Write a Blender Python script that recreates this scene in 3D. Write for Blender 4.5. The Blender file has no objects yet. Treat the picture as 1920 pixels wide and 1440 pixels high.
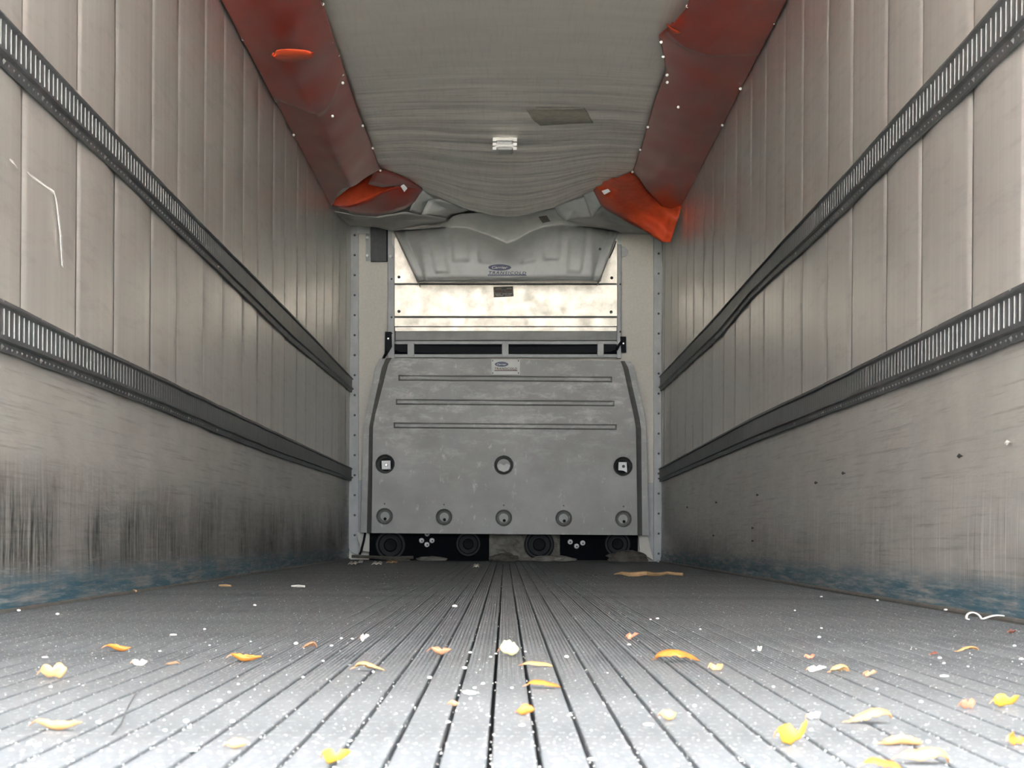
import bpy, bmesh, math, random
from mathutils import Vector, Matrix, noise as mnoise
from mathutils.geometry import delaunay_2d_cdt

random.seed(7)
scene = bpy.context.scene
col = scene.collection
PI = math.pi

# ------------------------------------------------------------------ camera
F, VX, VY, TH, CAMZ = 3725.0, 947.0, 1004.0, 0.007, 0.20     # focal length and vanishing point in pixels, roll, lens height
CT, ST = math.cos(TH), math.sin(TH)
cd = bpy.data.cameras.new('camera')
cam = bpy.data.objects.new('camera', cd)
col.objects.link(cam)
cd.sensor_width = 36.0
cd.lens = F / 1920 * 36.0
cd.shift_x = (960 - VX) / 1920
cd.shift_y = (VY - 720) / 1920
cd.clip_start, cd.clip_end = 0.05, 400
cd.dof.use_dof = True
cd.dof.focus_distance = 11.0
cd.dof.aperture_fstop = 26.0
cam.matrix_world = Matrix.Translation((0, 0, CAMZ)) @ Matrix.Rotation(PI / 2, 4, 'X') @ Matrix.Rotation(TH, 4, 'Z')
scene.camera = cam

# ------------------------------------------------------------------ light: overcast sky through the open rear doors
world = bpy.data.worlds.new('overcast_sky')
scene.world = world
world.use_nodes = True
wn = world.node_tree
wn.nodes['Background'].inputs['Color'].default_value = (0.88, 0.95, 1.0, 1)
wn.nodes['Background'].inputs['Strength'].default_value = 6.0
pl = bpy.data.lights.new('door_portal', 'AREA')
pl.shape = 'RECTANGLE'
pl.size, pl.size_y = 2.5, 2.66
pl.cycles.is_portal = True
po = bpy.data.objects.new('door_portal', pl)
col.objects.link(po)
po.location = (0, -0.12, 1.33)
po.rotation_euler = (PI / 2, 0, 0)          # emits towards +Y, into the trailer
sl = bpy.data.lights.new('sun', 'SUN')
sl.energy = 70.0
sl.angle = math.radians(1.0)
sl.color = (1.0, 0.965, 0.91)
so = bpy.data.objects.new('sun', sl)
col.objects.link(so)
so.rotation_euler = Vector((0.55, -0.45, -0.95)).to_track_quat('-Z', 'Y').to_euler()   # shines over the trailer onto the yard behind it
vs = scene.view_settings
scene.display_settings.display_device = 'sRGB'
vs.view_transform = 'Standard'
vs.look = 'None'
vs.exposure = 2.05
vs.gamma = 1.0
vs.use_curve_mapping = False
try:
    scene.cycles.use_denoising = True
    scene.cycles.max_bounces = 14
    scene.cycles.diffuse_bounces = 8
    scene.cycles.glossy_bounces = 8
except Exception:
    pass

# ------------------------------------------------------------------ measuring helpers
HALF, YR, YF, ZC = 1.25, -0.1, 15.90, 2.73    # half width, rear opening, front wall, ceiling


def ray(px, py):
    dx, dy = px - VX, py - VY
    return dx * CT + dy * ST, dy * CT - dx * ST


def pt(px, py, Y):
    a, b = ray(px, py)
    return Vector((a * Y / F, Y, CAMZ - b * Y / F))


def on_floor(px, py, z=0.0):
    a, b = ray(px, py)
    Y = (CAMZ - z) * F / b
    return Vector((a * Y / F, Y, z))


def on_wall(px, py, x=HALF):
    a, b = ray(px, py)
    Y = x * F / abs(a)
    return Y, CAMZ - b * Y / F


def on_ceiling(px, py, z):
    a, b = ray(px, py)
    Y = (z - CAMZ) * F / -b
    return Vector((a * Y / F, Y, z))


def lerp_table(tab, x):
    if x <= tab[0][0]:
        return tab[0][1]
    for (x0, v0), (x1, v1) in zip(tab, tab[1:]):
        if x <= x1:
            t = (x - x0) / (x1 - x0)
            return v0 + (v1 - v0) * t
    return tab[-1][1]


def smooth(t):
    t = max(0.0, min(1.0, t))
    return t * t * (3 - 2 * t)

# ------------------------------------------------------------------ materials


class NT:
    def __init__(s, name):
        s.m = bpy.data.materials.new(name)
        s.m.use_nodes = True
        s.t = s.m.node_tree
        s.b = s.t.nodes['Principled BSDF']

    def n(s, kind, **kw):
        nd = s.t.nodes.new(kind)
        for k, v in kw.items():
            setattr(nd, k, v)
        return nd

    def link(s, a, b):
        s.t.links.new(a, b)

    def coords(s, scale=(1, 1, 1), loc=(0, 0, 0)):
        tc = s.n('ShaderNodeTexCoord')
        mp = s.n('ShaderNodeMapping')
        mp.inputs['Scale'].default_value = scale
        mp.inputs['Location'].default_value = loc
        s.link(tc.outputs['Object'], mp.inputs['Vector'])
        return mp.outputs['Vector']

    def noise(s, scale, nscale=1.0, detail=4, rough=0.55, lo=0.3, hi=0.7, loc=(0, 0, 0)):
        v = s.coords(scale, loc)
        nz = s.n('ShaderNodeTexNoise')
        nz.inputs['Scale'].default_value = nscale
        nz.inputs['Detail'].default_value = detail
        nz.inputs['Roughness'].default_value = rough
        s.link(v, nz.inputs['Vector'])
        mr = s.n('ShaderNodeMapRange')
        mr.inputs['From Min'].default_value = lo
        mr.inputs['From Max'].default_value = hi
        s.link(nz.outputs['Fac'], mr.inputs['Value'])
        return mr.outputs['Result']

    def axis(s, ax, a, b):
        """0 below a .. 1 above b along the object axis (or reversed when a > b)"""
        tc = s.n('ShaderNodeTexCoord')
        sp = s.n('ShaderNodeSeparateXYZ')
        s.link(tc.outputs['Object'], sp.inputs['Vector'])
        mr = s.n('ShaderNodeMapRange')
        mr.inputs['From Min'].default_value = a
        mr.inputs['From Max'].default_value = b
        s.link(sp.outputs[ax], mr.inputs['Value'])
        return mr.outputs['Result']

    def mul(s, a, b):
        nd = s.n('ShaderNodeMath', operation='MULTIPLY')
        for i, v in enumerate((a, b)):
            if isinstance(v, (int, float)):
                nd.inputs[i].default_value = v
            else:
                s.link(v, nd.inputs[i])
        return nd.outputs[0]

    def mix(s, fac, a, b):
        nd = s.n('ShaderNodeMix', data_type='RGBA')
        for sock, v in ((nd.inputs['Factor'], fac), (nd.inputs['A'], a), (nd.inputs['B'], b)):
            if isinstance(v, (int, float)):
                sock.default_value = v
            elif isinstance(v, tuple):
                sock.default_value = (*v, 1)
            else:
                s.link(v, sock)
        return nd.outputs['Result']

    def bump(s, h, strength=0.2, dist=0.01):
        bp = s.n('ShaderNodeBump')
        bp.inputs['Strength'].default_value = strength
        bp.inputs['Distance'].default_value = dist
        s.link(h, bp.inputs['Height'])
        s.link(bp.outputs['Normal'], s.b.inputs['Normal'])

    def set(s, color=None, rough=0.5, metal=0.0, spec=0.5):
        if color is not None:
            if isinstance(color, tuple):
                s.b.inputs['Base Color'].default_value = (*color, 1)
            else:
                s.link(color, s.b.inputs['Base Color'])
        if isinstance(rough, (int, float)):
            s.b.inputs['Roughness'].default_value = rough
        else:
            s.link(rough, s.b.inputs['Roughness'])
        s.b.inputs['Metallic'].default_value = metal
        s.b.inputs['Specular IOR Level'].default_value = spec
        return s

    def ramp(s, v, lo, hi):
        mr = s.n('ShaderNodeMapRange')
        mr.inputs['To Min'].default_value = lo
        mr.inputs['To Max'].default_value = hi
        s.link(v, mr.inputs['Value'])
        return mr.outputs['Result']


def plain(name, c, rough=0.5, metal=0.0, var=0.25, scale=6.0, bump=0.0, spec=0.5):
    t = NT(name)
    n1 = t.noise((1, 1, 1), scale, 5)
    c2 = tuple(max(0, v * (1 - var)) for v in c)
    t.set(t.mix(n1, c, c2), rough, metal, spec)
    if bump:
        t.bump(t.noise((1, 1, 1), scale * 8, 3), bump, 0.004)
    return t.m


M = {}
# glossy grey liner of the side walls, with upright streaks
t = NT('wall_liner')
st = t.noise((1, 9, 0.25), 2.0, 6, 0.6)
fine = t.noise((1, 60, 0.6), 1.5, 3)
grain = t.noise((1, 2, 14), 2.0, 5, 0.65, 0.52, 0.8)
c = t.mix(st, (0.85, 0.82, 0.775), (0.77, 0.74, 0.70))
c = t.mix(t.mul(fine, 0.10), c, (0.45, 0.43, 0.40))
c = t.mix(t.mul(grain, 0.22), c, (0.22, 0.21, 0.20))
t.set(c, t.ramp(st, 0.29, 0.36), 0.6, 0.6)
t.bump(t.noise((1, 6, 0.12), 2.0, 3, 0.5), 0.07, 0.012)
M['liner'] = t.m
# scuffed lower plates


def scuff_material(name, seed, left):
    t = NT(name)
    L = (0, seed, seed * 0.3)
    c = t.mix(t.noise((1, 2, 3), 1.5, 6, 0.6, loc=L), (0.74, 0.715, 0.67), (0.62, 0.60, 0.565))
    c = t.mix(t.mul(t.noise((1, 0.7, 45), 1.6, 7, 0.7, 0.53, 0.72, loc=L), 0.55), c, (0.16, 0.155, 0.145))
    c = t.mix(t.mul(t.noise((1, 0.6, 30), 2.2, 4, 0.6, 0.62, 0.70, loc=L), 0.35), c, (0.62, 0.60, 0.56))
    zone = t.mul(t.axis('Z', 0.42, 0.22), t.axis('Z', 0.03, 0.12))
    else_dark = t.mul(t.mul(t.noise((1, 0.8, 2), 1.2, 4, 0.6, 0.35, 0.65, loc=L), t.axis('Z', 0.34, 0.10)), 0.45)
    c = t.mix(else_dark, c, (0.12, 0.12, 0.12))
    if left:
        patch = t.noise((1, 2.0, 1.1), 1.3, 3, 0.5, 0.36, 0.56, loc=L)
        streak = t.noise((1, 22, 3.0), 2.0, 6, 0.7, 0.35, 0.62, loc=L)
        c = t.mix(t.mul(t.mul(patch, streak), zone), c, (0.05, 0.05, 0.045))
        red = t.mul(t.noise((1, 3.5, 3), 1.6, 3, 0.5, 0.56, 0.7, loc=(0, 3.7 + seed, 1)), t.mul(t.axis('Z', 0.26, 0.30), t.axis('Z', 0.40, 0.33)))
        c = t.mix(t.mul(t.mul(red, streak), 0.6), c, (0.16, 0.07, 0.06))
        c = t.mix(t.mul(zone, 0.25), c, (0.16, 0.16, 0.145))
    up = t.noise((1, 55, 1.6), 1.5, 5, 0.6, 0.54, 0.68, loc=L)
    zz = t.mul(t.axis('Z', 0.40, 0.25), t.axis('Z', 0.02, 0.10))
    c = t.mix(t.mul(t.mul(up, zz), 0.4 if left else 0.9), c, (0.88, 0.87, 0.84))
    dk = t.noise((1, 40, 2.2), 1.5, 5, 0.6, 0.58, 0.72, loc=(0, seed + 9, 2))
    c = t.mix(t.mul(t.mul(dk, zz), 0.5), c, (0.10, 0.10, 0.10))
    blue = t.mul(t.noise((1, 1.6, 34), 1.6, 6, 0.7, 0.36, 0.56, loc=L), t.axis('Z', 0.12, 0.055))
    c = t.mix(blue, c, (0.10, 0.245, 0.33))
    wh = t.mul(t.noise((1, 3, 50), 2.0, 5, 0.7, 0.56, 0.66, loc=(0, seed, 5)), t.axis('Z', 0.15, 0.08))
    c = t.mix(t.mul(wh, 0.7), c, (0.62, 0.66, 0.66))
    t.set(c, t.ramp(t.noise((1, 2, 20), 2, 4), 0.32, 0.48), 0.5, 0.5)
    t.bump(t.noise((1, 1.2, 5), 2.0, 4, 0.6, loc=L), 0.25, 0.012)
    return t.m


M['scuff_l'] = scuff_material('scuffed_plate_left', 0.0, True)
M['scuff_r'] = scuff_material('scuffed_plate_right', 13.3, False)
# floor aluminium
t = NT('floor_aluminium')
c = t.mix(t.noise((6, 0.8, 1), 3.0, 6, 0.6), (0.180, 0.202, 0.220), (0.112, 0.126, 0.138))
c = t.mix(t.mul(t.noise((1, 0.55, 1), 140, 3, 0.6, 0.60, 0.70), 0.75), c, (0.80, 0.80, 0.78))
c = t.mix(t.mul(t.noise((1, 0.3, 1), 45, 5, 0.7, 0.56, 0.75), 0.35), c, (0.07, 0.07, 0.075))
c = t.mix(t.mul(t.noise((1, 0.45, 1), 9, 7, 0.7, 0.40, 0.72), t.mul(t.axis('Y', 3.4, 1.6), 0.22)), c, (0.34, 0.35, 0.37))   # near floor paled in blotches: daylight from the doors put into the colour
t.set(c, 0.58, 0.1, 0.4)
t.bump(t.noise((1, 0.4, 1), 90, 4), 0.15, 0.002)
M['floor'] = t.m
M['gutter'] = plain('floor_gutter', (0.035, 0.035, 0.037), 0.8, 0, 0.4, 20)
M['track'] = plain('track_steel', (0.115, 0.12, 0.128), 0.42, 0.25, 0.45, 9, 0.15)
M['track_edge'] = plain('lit_bare_slot_edge', (0.34, 0.335, 0.32), 0.4, 0.5, 0.3, 30)  # bare metal; door light caught by the slot edges is put into its colour
M['rivet'] = plain('rivet_metal', (0.55, 0.54, 0.52), 0.35, 0.8, 0.2, 10)
M['rivet_dark'] = plain('dull_rivet', (0.10, 0.10, 0.10), 0.5, 0.4, 0.2, 10)
# grey duct fabric of the ceiling
t = NT('ceiling_fabric')
w = t.noise((1.2, 5, 1), 1.4, 5, 0.6)
c = t.mix(w, (0.88, 0.83, 0.755), (0.80, 0.75, 0.685))
c = t.mix(t.mul(t.noise((40, 2, 1), 1.5, 3, 0.5, 0.5, 0.75), 0.12), c, (0.30, 0.28, 0.25))
t.set(c, 0.29, 0.15, 0.7)
t.bump(t.mul(t.noise((0.5, 5, 1), 1.5, 3, 0.5), t.axis('Y', 9.8, 12.0)), 0.65, 0.03)
M['fabric'] = t.m
M['patch'] = plain('patch_tape', (0.50, 0.465, 0.385), 0.55, 0, 0.3, 20)
# red vinyl
t = NT('red_vinyl')
c = t.mix(t.noise((2, 1, 2), 1.8, 4), (0.43, 0.046, 0.020), (0.28, 0.032, 0.018))
t.set(c, 0.30, 0.0, 0.6)
t.b.inputs['Subsurface Weight'].default_value = 0.0
M['red'] = t.m
t = NT('orange_red_lining')
c = t.mix(t.noise((4, 4, 4), 2.0, 4), (0.78, 0.105, 0.030), (0.60, 0.07, 0.025))
t.set(c, 0.42, 0.0, 0.4)
t.bump(t.noise((3, 3, 3), 2.5, 4, 0.6), 0.25, 0.02)
M['orange'] = t.m
M['side_panel'] = plain('speckled_liner_panel', (0.78, 0.735, 0.645), 0.5, 0.0, 0.10, 60, 0.05)
M['alu_trim'] = plain('aluminium_trim', (0.50, 0.51, 0.505), 0.5, 0.1, 0.2, 12)
t = NT('bright_galvanised_sheet')
c = t.mix(t.noise((1, 1, 1), 14, 6, 0.65, 0.4, 0.7), (0.58, 0.54, 0.475), (0.42, 0.385, 0.325))
c = t.mix(t.mul(t.noise((1, 1, 1), 5, 4, 0.6, 0.5, 0.75), 0.5), c, (0.32, 0.29, 0.24))
t.set(c, t.ramp(t.noise((1, 1, 1), 9, 5), 0.45, 0.53), 1.0)
M['bright'] = t.m
M['grey_sheet'] = plain('grey_sheet', (0.55, 0.55, 0.53), 0.5, 0.2, 0.2, 10)
M['collar'] = plain('pale_grey_collar', (0.88, 0.88, 0.85), 0.5, 0, 0.08, 12)
M['skirt'] = plain('grey_skirt_cloth', (0.56, 0.545, 0.50), 0.6, 0, 0.2, 9)
M['seam'] = plain('dark_seam', (0.16, 0.155, 0.145), 0.6, 0.2, 0.3, 20)
M['hood'] = plain('grey_moulded_plastic', (0.68, 0.68, 0.65), 0.45, 0, 0.12, 12, 0.04)
t = NT('scuffed_grey_plastic')
c = t.mix(t.noise((1, 1, 1), 2.2, 6, 0.6), (0.37, 0.37, 0.352), (0.285, 0.28, 0.265))
sm = t.mul(t.noise((3, 1, 8), 1.6, 7, 0.75, 0.50, 0.68), t.axis('Z', 0.55, 1.15))
c = t.mix(t.mul(sm, 0.8), c, (0.60, 0.60, 0.575))
c = t.mix(t.mul(t.noise((9, 1, 5), 1.8, 6, 0.7, 0.60, 0.70, loc=(3, 0, 1)), 0.5), c, (0.74, 0.74, 0.71))
c = t.mix(t.mul(t.noise((1.2, 1, 1.6), 1.5, 4, 0.6, 0.48, 0.70, loc=(1, 0, 4)), 0.45), c, (0.19, 0.185, 0.172))
c = t.mix(t.mul(t.noise((1, 1, 1), 1.4, 4, 0.6, 0.5, 0.75), t.mul(t.axis('Z', 0.7, 0.2), 0.5)), c, (0.20, 0.18, 0.16))
t.set(c, 0.48, 0.1, 0.5)
t.bump(t.noise((1, 1, 1), 2.5, 4), 0.2, 0.02)
M['bulkhead'] = t.m
M['black'] = plain('black_rubber', (0.008, 0.009, 0.012), 0.6, 0, 0.3, 20, 0, 0.2)
M['bumper'] = plain('dull_black_rubber', (0.022, 0.023, 0.027), 0.6, 0, 0.3, 20, 0, 0.3)
M['void'] = plain('black_paint_and_slot_shade', (0.004, 0.005, 0.008), 0.8, 0, 0.3, 20, 0, 0.12)
M['dark_grey'] = plain('dark_grey_rubber', (0.10, 0.105, 0.11), 0.6, 0, 0.25, 30)
M['navy'] = plain('navy_print', (0.012, 0.025, 0.085), 0.45, 0, 0.1, 20)
M['white'] = plain('white_plastic', (0.93, 0.91, 0.86), 0.4, 0, 0.08, 20)
M['offwhite'] = plain('off_white_plate', (0.62, 0.62, 0.60), 0.4, 0, 0.1, 20)
M['bolt'] = plain('bright_bolt', (0.92, 0.92, 0.90), 0.35, 0.0, 0.1, 20)
M['sign'] = plain('dark_warning_sign', (0.16, 0.145, 0.12), 0.6, 0, 0.3, 30)
M['sign_brown'] = plain('sign_brown_print', (0.14, 0.055, 0.03), 0.6, 0, 0.2, 30)
M['foam'] = plain('dirty_foam', (0.36, 0.335, 0.29), 0.9, 0, 0.5, 14, 0.4)
M['debris'] = plain('dusty_debris', (0.17, 0.15, 0.125), 0.9, 0, 0.5, 18, 0.4)
M['wood'] = plain('raw_wood', (0.58, 0.36, 0.18), 0.65, 0, 0.4, 14, 0.2)
M['paper'] = plain('pale_scrap', (0.72, 0.70, 0.64), 0.6, 0, 0.2, 20)
M['crumb'] = plain('white_grit', (0.85, 0.84, 0.79), 0.6, 0, 0.15, 40)
M['asphalt'] = plain('yard_concrete', (0.46, 0.45, 0.43), 0.9, 0, 0.3, 3)
M['curb'] = plain('floor_edge_trim', (0.20, 0.19, 0.175), 0.5, 0.3, 0.4, 12)
M['chalk'] = plain('white_scrape', (0.86, 0.84, 0.80), 0.6, 0, 0.1, 20)
M['shell'] = plain('trailer_shell', (0.60, 0.58, 0.54), 0.6, 0, 0.1, 3)


def leaf_mat(name, c, c2):
    t = NT(name)
    t.set(t.mix(t.noise((1, 1, 1), 60, 4), c, c2), 0.5, 0.0, 0.4)
    return t.m


LEAF = {
    'orange': leaf_mat('orange_leaf', (0.55, 0.21, 0.03), (0.36, 0.12, 0.025)),
    'tan': leaf_mat('tan_leaf', (0.56, 0.34, 0.15), (0.42, 0.23, 0.10)),
    'brown': leaf_mat('brown_leaf', (0.42, 0.22, 0.12), (0.26, 0.13, 0.07)),
    'yellow': leaf_mat('yellow_leaf', (0.56, 0.34, 0.035), (0.42, 0.22, 0.03)),
    'pale': leaf_mat('pale_yellow_leaf', (0.66, 0.60, 0.33), (0.55, 0.48, 0.26)),
    'peach': leaf_mat('peach_leaf', (0.58, 0.33, 0.14), (0.46, 0.22, 0.08)),
    'red': leaf_mat('reddish_leaf', (0.55, 0.20, 0.12), (0.42, 0.13, 0.08)),
    'white': leaf_mat('papery_husk', (0.80, 0.77, 0.66), (0.70, 0.66, 0.55)),
    'dark': leaf_mat('dark_leaf', (0.16, 0.05, 0.03), (0.10, 0.035, 0.025)),
}

# ------------------------------------------------------------------ mesh helpers


class MB:
    def __init__(s):
        s.v, s.f = [], []

    def add(s, vs_, fs_):
        o = len(s.v)
        s.v += [tuple(p) for p in vs_]
        s.f += [tuple(i + o for i in f) for f in fs_]

    def box(s, x0, x1, y0, y1, z0, z1):
        s.add([(x0, y0, z0), (x1, y0, z0), (x1, y1, z0), (x0, y1, z0), (x0, y0, z1), (x1, y0, z1), (x1, y1, z1), (x0, y1, z1)],
              [(0, 3, 2, 1), (4, 5, 6, 7), (0, 1, 5, 4), (1, 2, 6, 5), (2, 3, 7, 6), (3, 0, 4, 7)])

    def prism(s, pts, depth, push=(0, 1, 0)):
        """front polygon (list of Vectors) extruded by depth along push"""
        n = len(pts)
        d = Vector(push) * depth
        s.add(list(pts) + [p + d for p in pts],
              [tuple(range(n)), tuple(range(2 * n - 1, n - 1, -1))] + [(i, i + n, (i + 1) % n + n, (i + 1) % n) for i in range(n)])

    def grid(s, P):
        """P[i][j] points"""
        ni, nj = len(P), len(P[0])
        s.add([p for r in P for p in r], [(i * nj + j, i * nj + j + 1, (i + 1) * nj + j + 1, (i + 1) * nj + j) for i in range(ni - 1) for j in range(nj - 1)])

    def tube(s, pts, r, n=6, flat=1.0):
        rings = []
        pts = [Vector(p) for p in pts]
        for i, p in enumerate(pts):
            a = pts[max(0, i - 1)]
            b = pts[min(len(pts) - 1, i + 1)]
            d = (b - a).normalized()
            u = d.cross(Vector((0, 0, 1)))
            if u.length < 1e-4:
                u = Vector((1, 0, 0))
            u.normalize()
            w = u.cross(d)
            rr = r[i] if isinstance(r, (list, tuple)) else r
            rings.append([p + (u * math.cos(2 * PI * k / n) + w * math.sin(2 * PI * k / n) * flat) * rr for k in range(n)])
        o = len(s.v)
        for R in rings:
            s.v += [tuple(q) for q in R]
        for i in range(len(rings) - 1):
            for k in range(n):
                k2 = (k + 1) % n
                s.f.append((o + i * n + k, o + i * n + k2, o + (i + 1) * n + k2, o + (i + 1) * n + k))
        s.f.append(tuple(o + k for k in range(n))[::-1])
        s.f.append(tuple(o + (len(rings) - 1) * n + k for k in range(n)))

    def lathe(s, c, prof, n=20, sx=1.0, sz=1.0):
        """profile (radius, dy) turned about the Y axis through c"""
        c = Vector(c)
        o = len(s.v)
        for r, dy in prof:
            for k in range(n):
                a = 2 * PI * k / n
                s.v.append((c.x + r * math.cos(a) * sx, c.y + dy, c.z + r * math.sin(a) * sz))
        for i in range(len(prof) - 1):
            for k in range(n):
                k2 = (k + 1) % n
                s.f.append((o + i * n + k, o + i * n + k2, o + (i + 1) * n + k2, o + (i + 1) * n + k))
        s.f.append(tuple(o + (len(prof) - 1) * n + k for k in range(n)))

    def build(s, name, mat, parent=None, smooth_=False, bevel=0.0, solid=0.0, kind=None, label=None, origin=None):
        me = bpy.data.meshes.new(name)
        v = s.v
        if origin is not None:
            ox, oy, oz = origin
            v = [(a - ox, b - oy, c_ - oz) for a, b, c_ in v]
        me.from_pydata(v, [], s.f)
        bm = bmesh.new()
        bm.from_mesh(me)
        bmesh.ops.recalc_face_normals(bm, faces=bm.faces)
        bm.to_mesh(me)
        bm.free()
        me.materials.append(M[mat] if isinstance(mat, str) else mat)
        if smooth_:
            me.polygons.foreach_set('use_smooth', [True] * len(me.polygons))
        o = bpy.data.objects.new(name, me)
        col.objects.link(o)
        if origin is not None:
            o.location = origin
        if parent is not None:
            o.parent = parent
            o.matrix_parent_inverse = Matrix.Translation(-parent.location)
        if solid:
            md = o.modifiers.new('solid', 'SOLIDIFY')
            md.thickness = solid
            md.offset = 0
        if bevel:
            md = o.modifiers.new('bevel', 'BEVEL')
            md.width = bevel
            md.segments = 2
            md.limit_method = 'ANGLE'
        if kind:
            o['kind'] = kind
        if label:
            o['label'] = label
        return o


def thing(name, label, cat, loc=(0, 0, 0), group=None):
    o = bpy.data.objects.new(name, None)
    o.empty_display_size = 0.1
    col.objects.link(o)
    o.location = loc
    return tag(o, label, cat, group)


def tag(o, label, cat, group=None):
    o['label'] = label
    o['category'] = cat
    if group:
        o['group'] = group
    return o


def pbox(x0, y0, x1, y1, Y, depth, mb=None, tilt=0.0):
    """box whose front face covers the measured rectangle at distance Y; tilt leans its top away from (+) the door"""
    mb = mb or MB()
    q = [pt(x0, y1, Y), pt(x1, y1, Y), pt(x1, y0, Y + tilt), pt(x0, y0, Y + tilt)]
    mb.prism(q, depth)
    return mb


def ppoly(pts, Y, depth, mb=None):
    mb = mb or MB()
    mb.prism([pt(x, y, Y if not callable(Y) else Y(x, y)) for x, y in pts], depth)
    return mb


def bolt_mb(px, py, Y, r=0.012, h=0.012, mb=None):
    mb = mb or MB()
    mb.lathe(pt(px, py, Y), [(r, 0.0), (r, -h * 0.6), (r * 0.6, -h), (r * 0.05, -h)], 10)
    return mb


def text_mb(body, height, shear=0.0, spacing=1.0, width=None):
    cu = bpy.data.curves.new('lettering_curve', 'FONT')
    cu.body = body
    cu.size = height / 0.72
    cu.shear = shear
    cu.space_character = spacing
    cu.align_x, cu.align_y = 'CENTER', 'BOTTOM_BASELINE'
    cu.extrude = 0.0012
    cu.offset = 0.02 * height / 0.72
    cu.resolution_u = 3
    o = bpy.data.objects.new('lettering_curve', cu)
    col.objects.link(o)
    dg = bpy.context.evaluated_depsgraph_get()
    dg.update()
    me = bpy.data.meshes.new_from_object(o.evaluated_get(dg))
    vs_ = [v.co.copy() for v in me.vertices]
    fs_ = [tuple(p.vertices) for p in me.polygons]
    bpy.data.objects.remove(o)
    bpy.data.curves.remove(cu)
    bpy.data.meshes.remove(me)
    if width:
        xs = [v.x for v in vs_]
        k = width / (max(xs) - min(xs))
        mid = (max(xs) + min(xs)) / 2
        for v in vs_:
            v.x = (v.x - mid) * k
    return vs_, fs_


def place_text(mb, body, px, py, Y, hpx, wpx, shear=0.0, spacing=1.0):
    """letters standing on the vertical plane Y, baseline centre at (px, py)"""
    vs_, fs_ = text_mb(body, hpx * Y / F, shear, spacing, wpx * Y / F)
    c_ = pt(px, py, Y)
    mb.add([(c_.x + v.x, Y - v.z, c_.z + v.y + v.x * TH * -1) for v in vs_], fs_)


def structure(name, mb, mat, **kw):
    return mb.build(name, mat, kind='structure', **kw)


# ================================================================== THE SETTING
g = MB()
g.box(-60, 60, -80, 40, -1.35, -1.20)
structure('ground', g, 'asphalt')

# floor: gutter bed with one extruded rail after another
fb = MB()
fb.box(-HALF, HALF, YR, YF, -0.10, -0.030)
floor = structure('floor', fb, 'gutter')
PITCH, GAP = 0.0452, 0.0052
RW = PITCH - GAP
YW = 2.78                                                   # worn smooth nearer than this
def rail_profile(dep):
    pr = [(-RW / 2, -0.030), (-RW / 2, -0.0012), (-RW / 2 + 0.001, 0.0)]
    ng = 5
    for k in range(ng):
        c_ = -RW / 2 + RW * (k + 0.85) / (ng + 0.7)
        pr += [(c_ - 0.0022, 0.0), (c_ - 0.0013, -dep), (c_ + 0.0013, -dep), (c_ + 0.0022, 0.0)]
    return pr + [(RW / 2 - 0.001, 0.0), (RW / 2, -0.0012), (RW / 2, -0.030)]


RAILS = []
for v_ in range(6):
    yw = (2.45, 2.6, 2.75, 2.5, 2.9, 2.66)[v_]               # worn smooth nearer than this
    rm = MB()
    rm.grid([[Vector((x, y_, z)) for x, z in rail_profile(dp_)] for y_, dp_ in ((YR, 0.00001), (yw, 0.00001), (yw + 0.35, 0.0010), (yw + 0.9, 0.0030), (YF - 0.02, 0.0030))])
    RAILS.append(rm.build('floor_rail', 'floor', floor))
xs = []
k = -28
while True:
    xc = -0.0128 + PITCH * (k + 0.5)
    k += 1
    if xc - RW / 2 < -HALF + 0.008:
        continue
    if xc + RW / 2 > HALF - 0.008:
        break
    xs.append(xc)
for i, xc in enumerate(xs):
    o = RAILS[i % 6]
    if i >= 6:
        o = o.copy()
        col.objects.link(o)
        o.parent = floor
    o.location = (xc, 0, 0)

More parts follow.
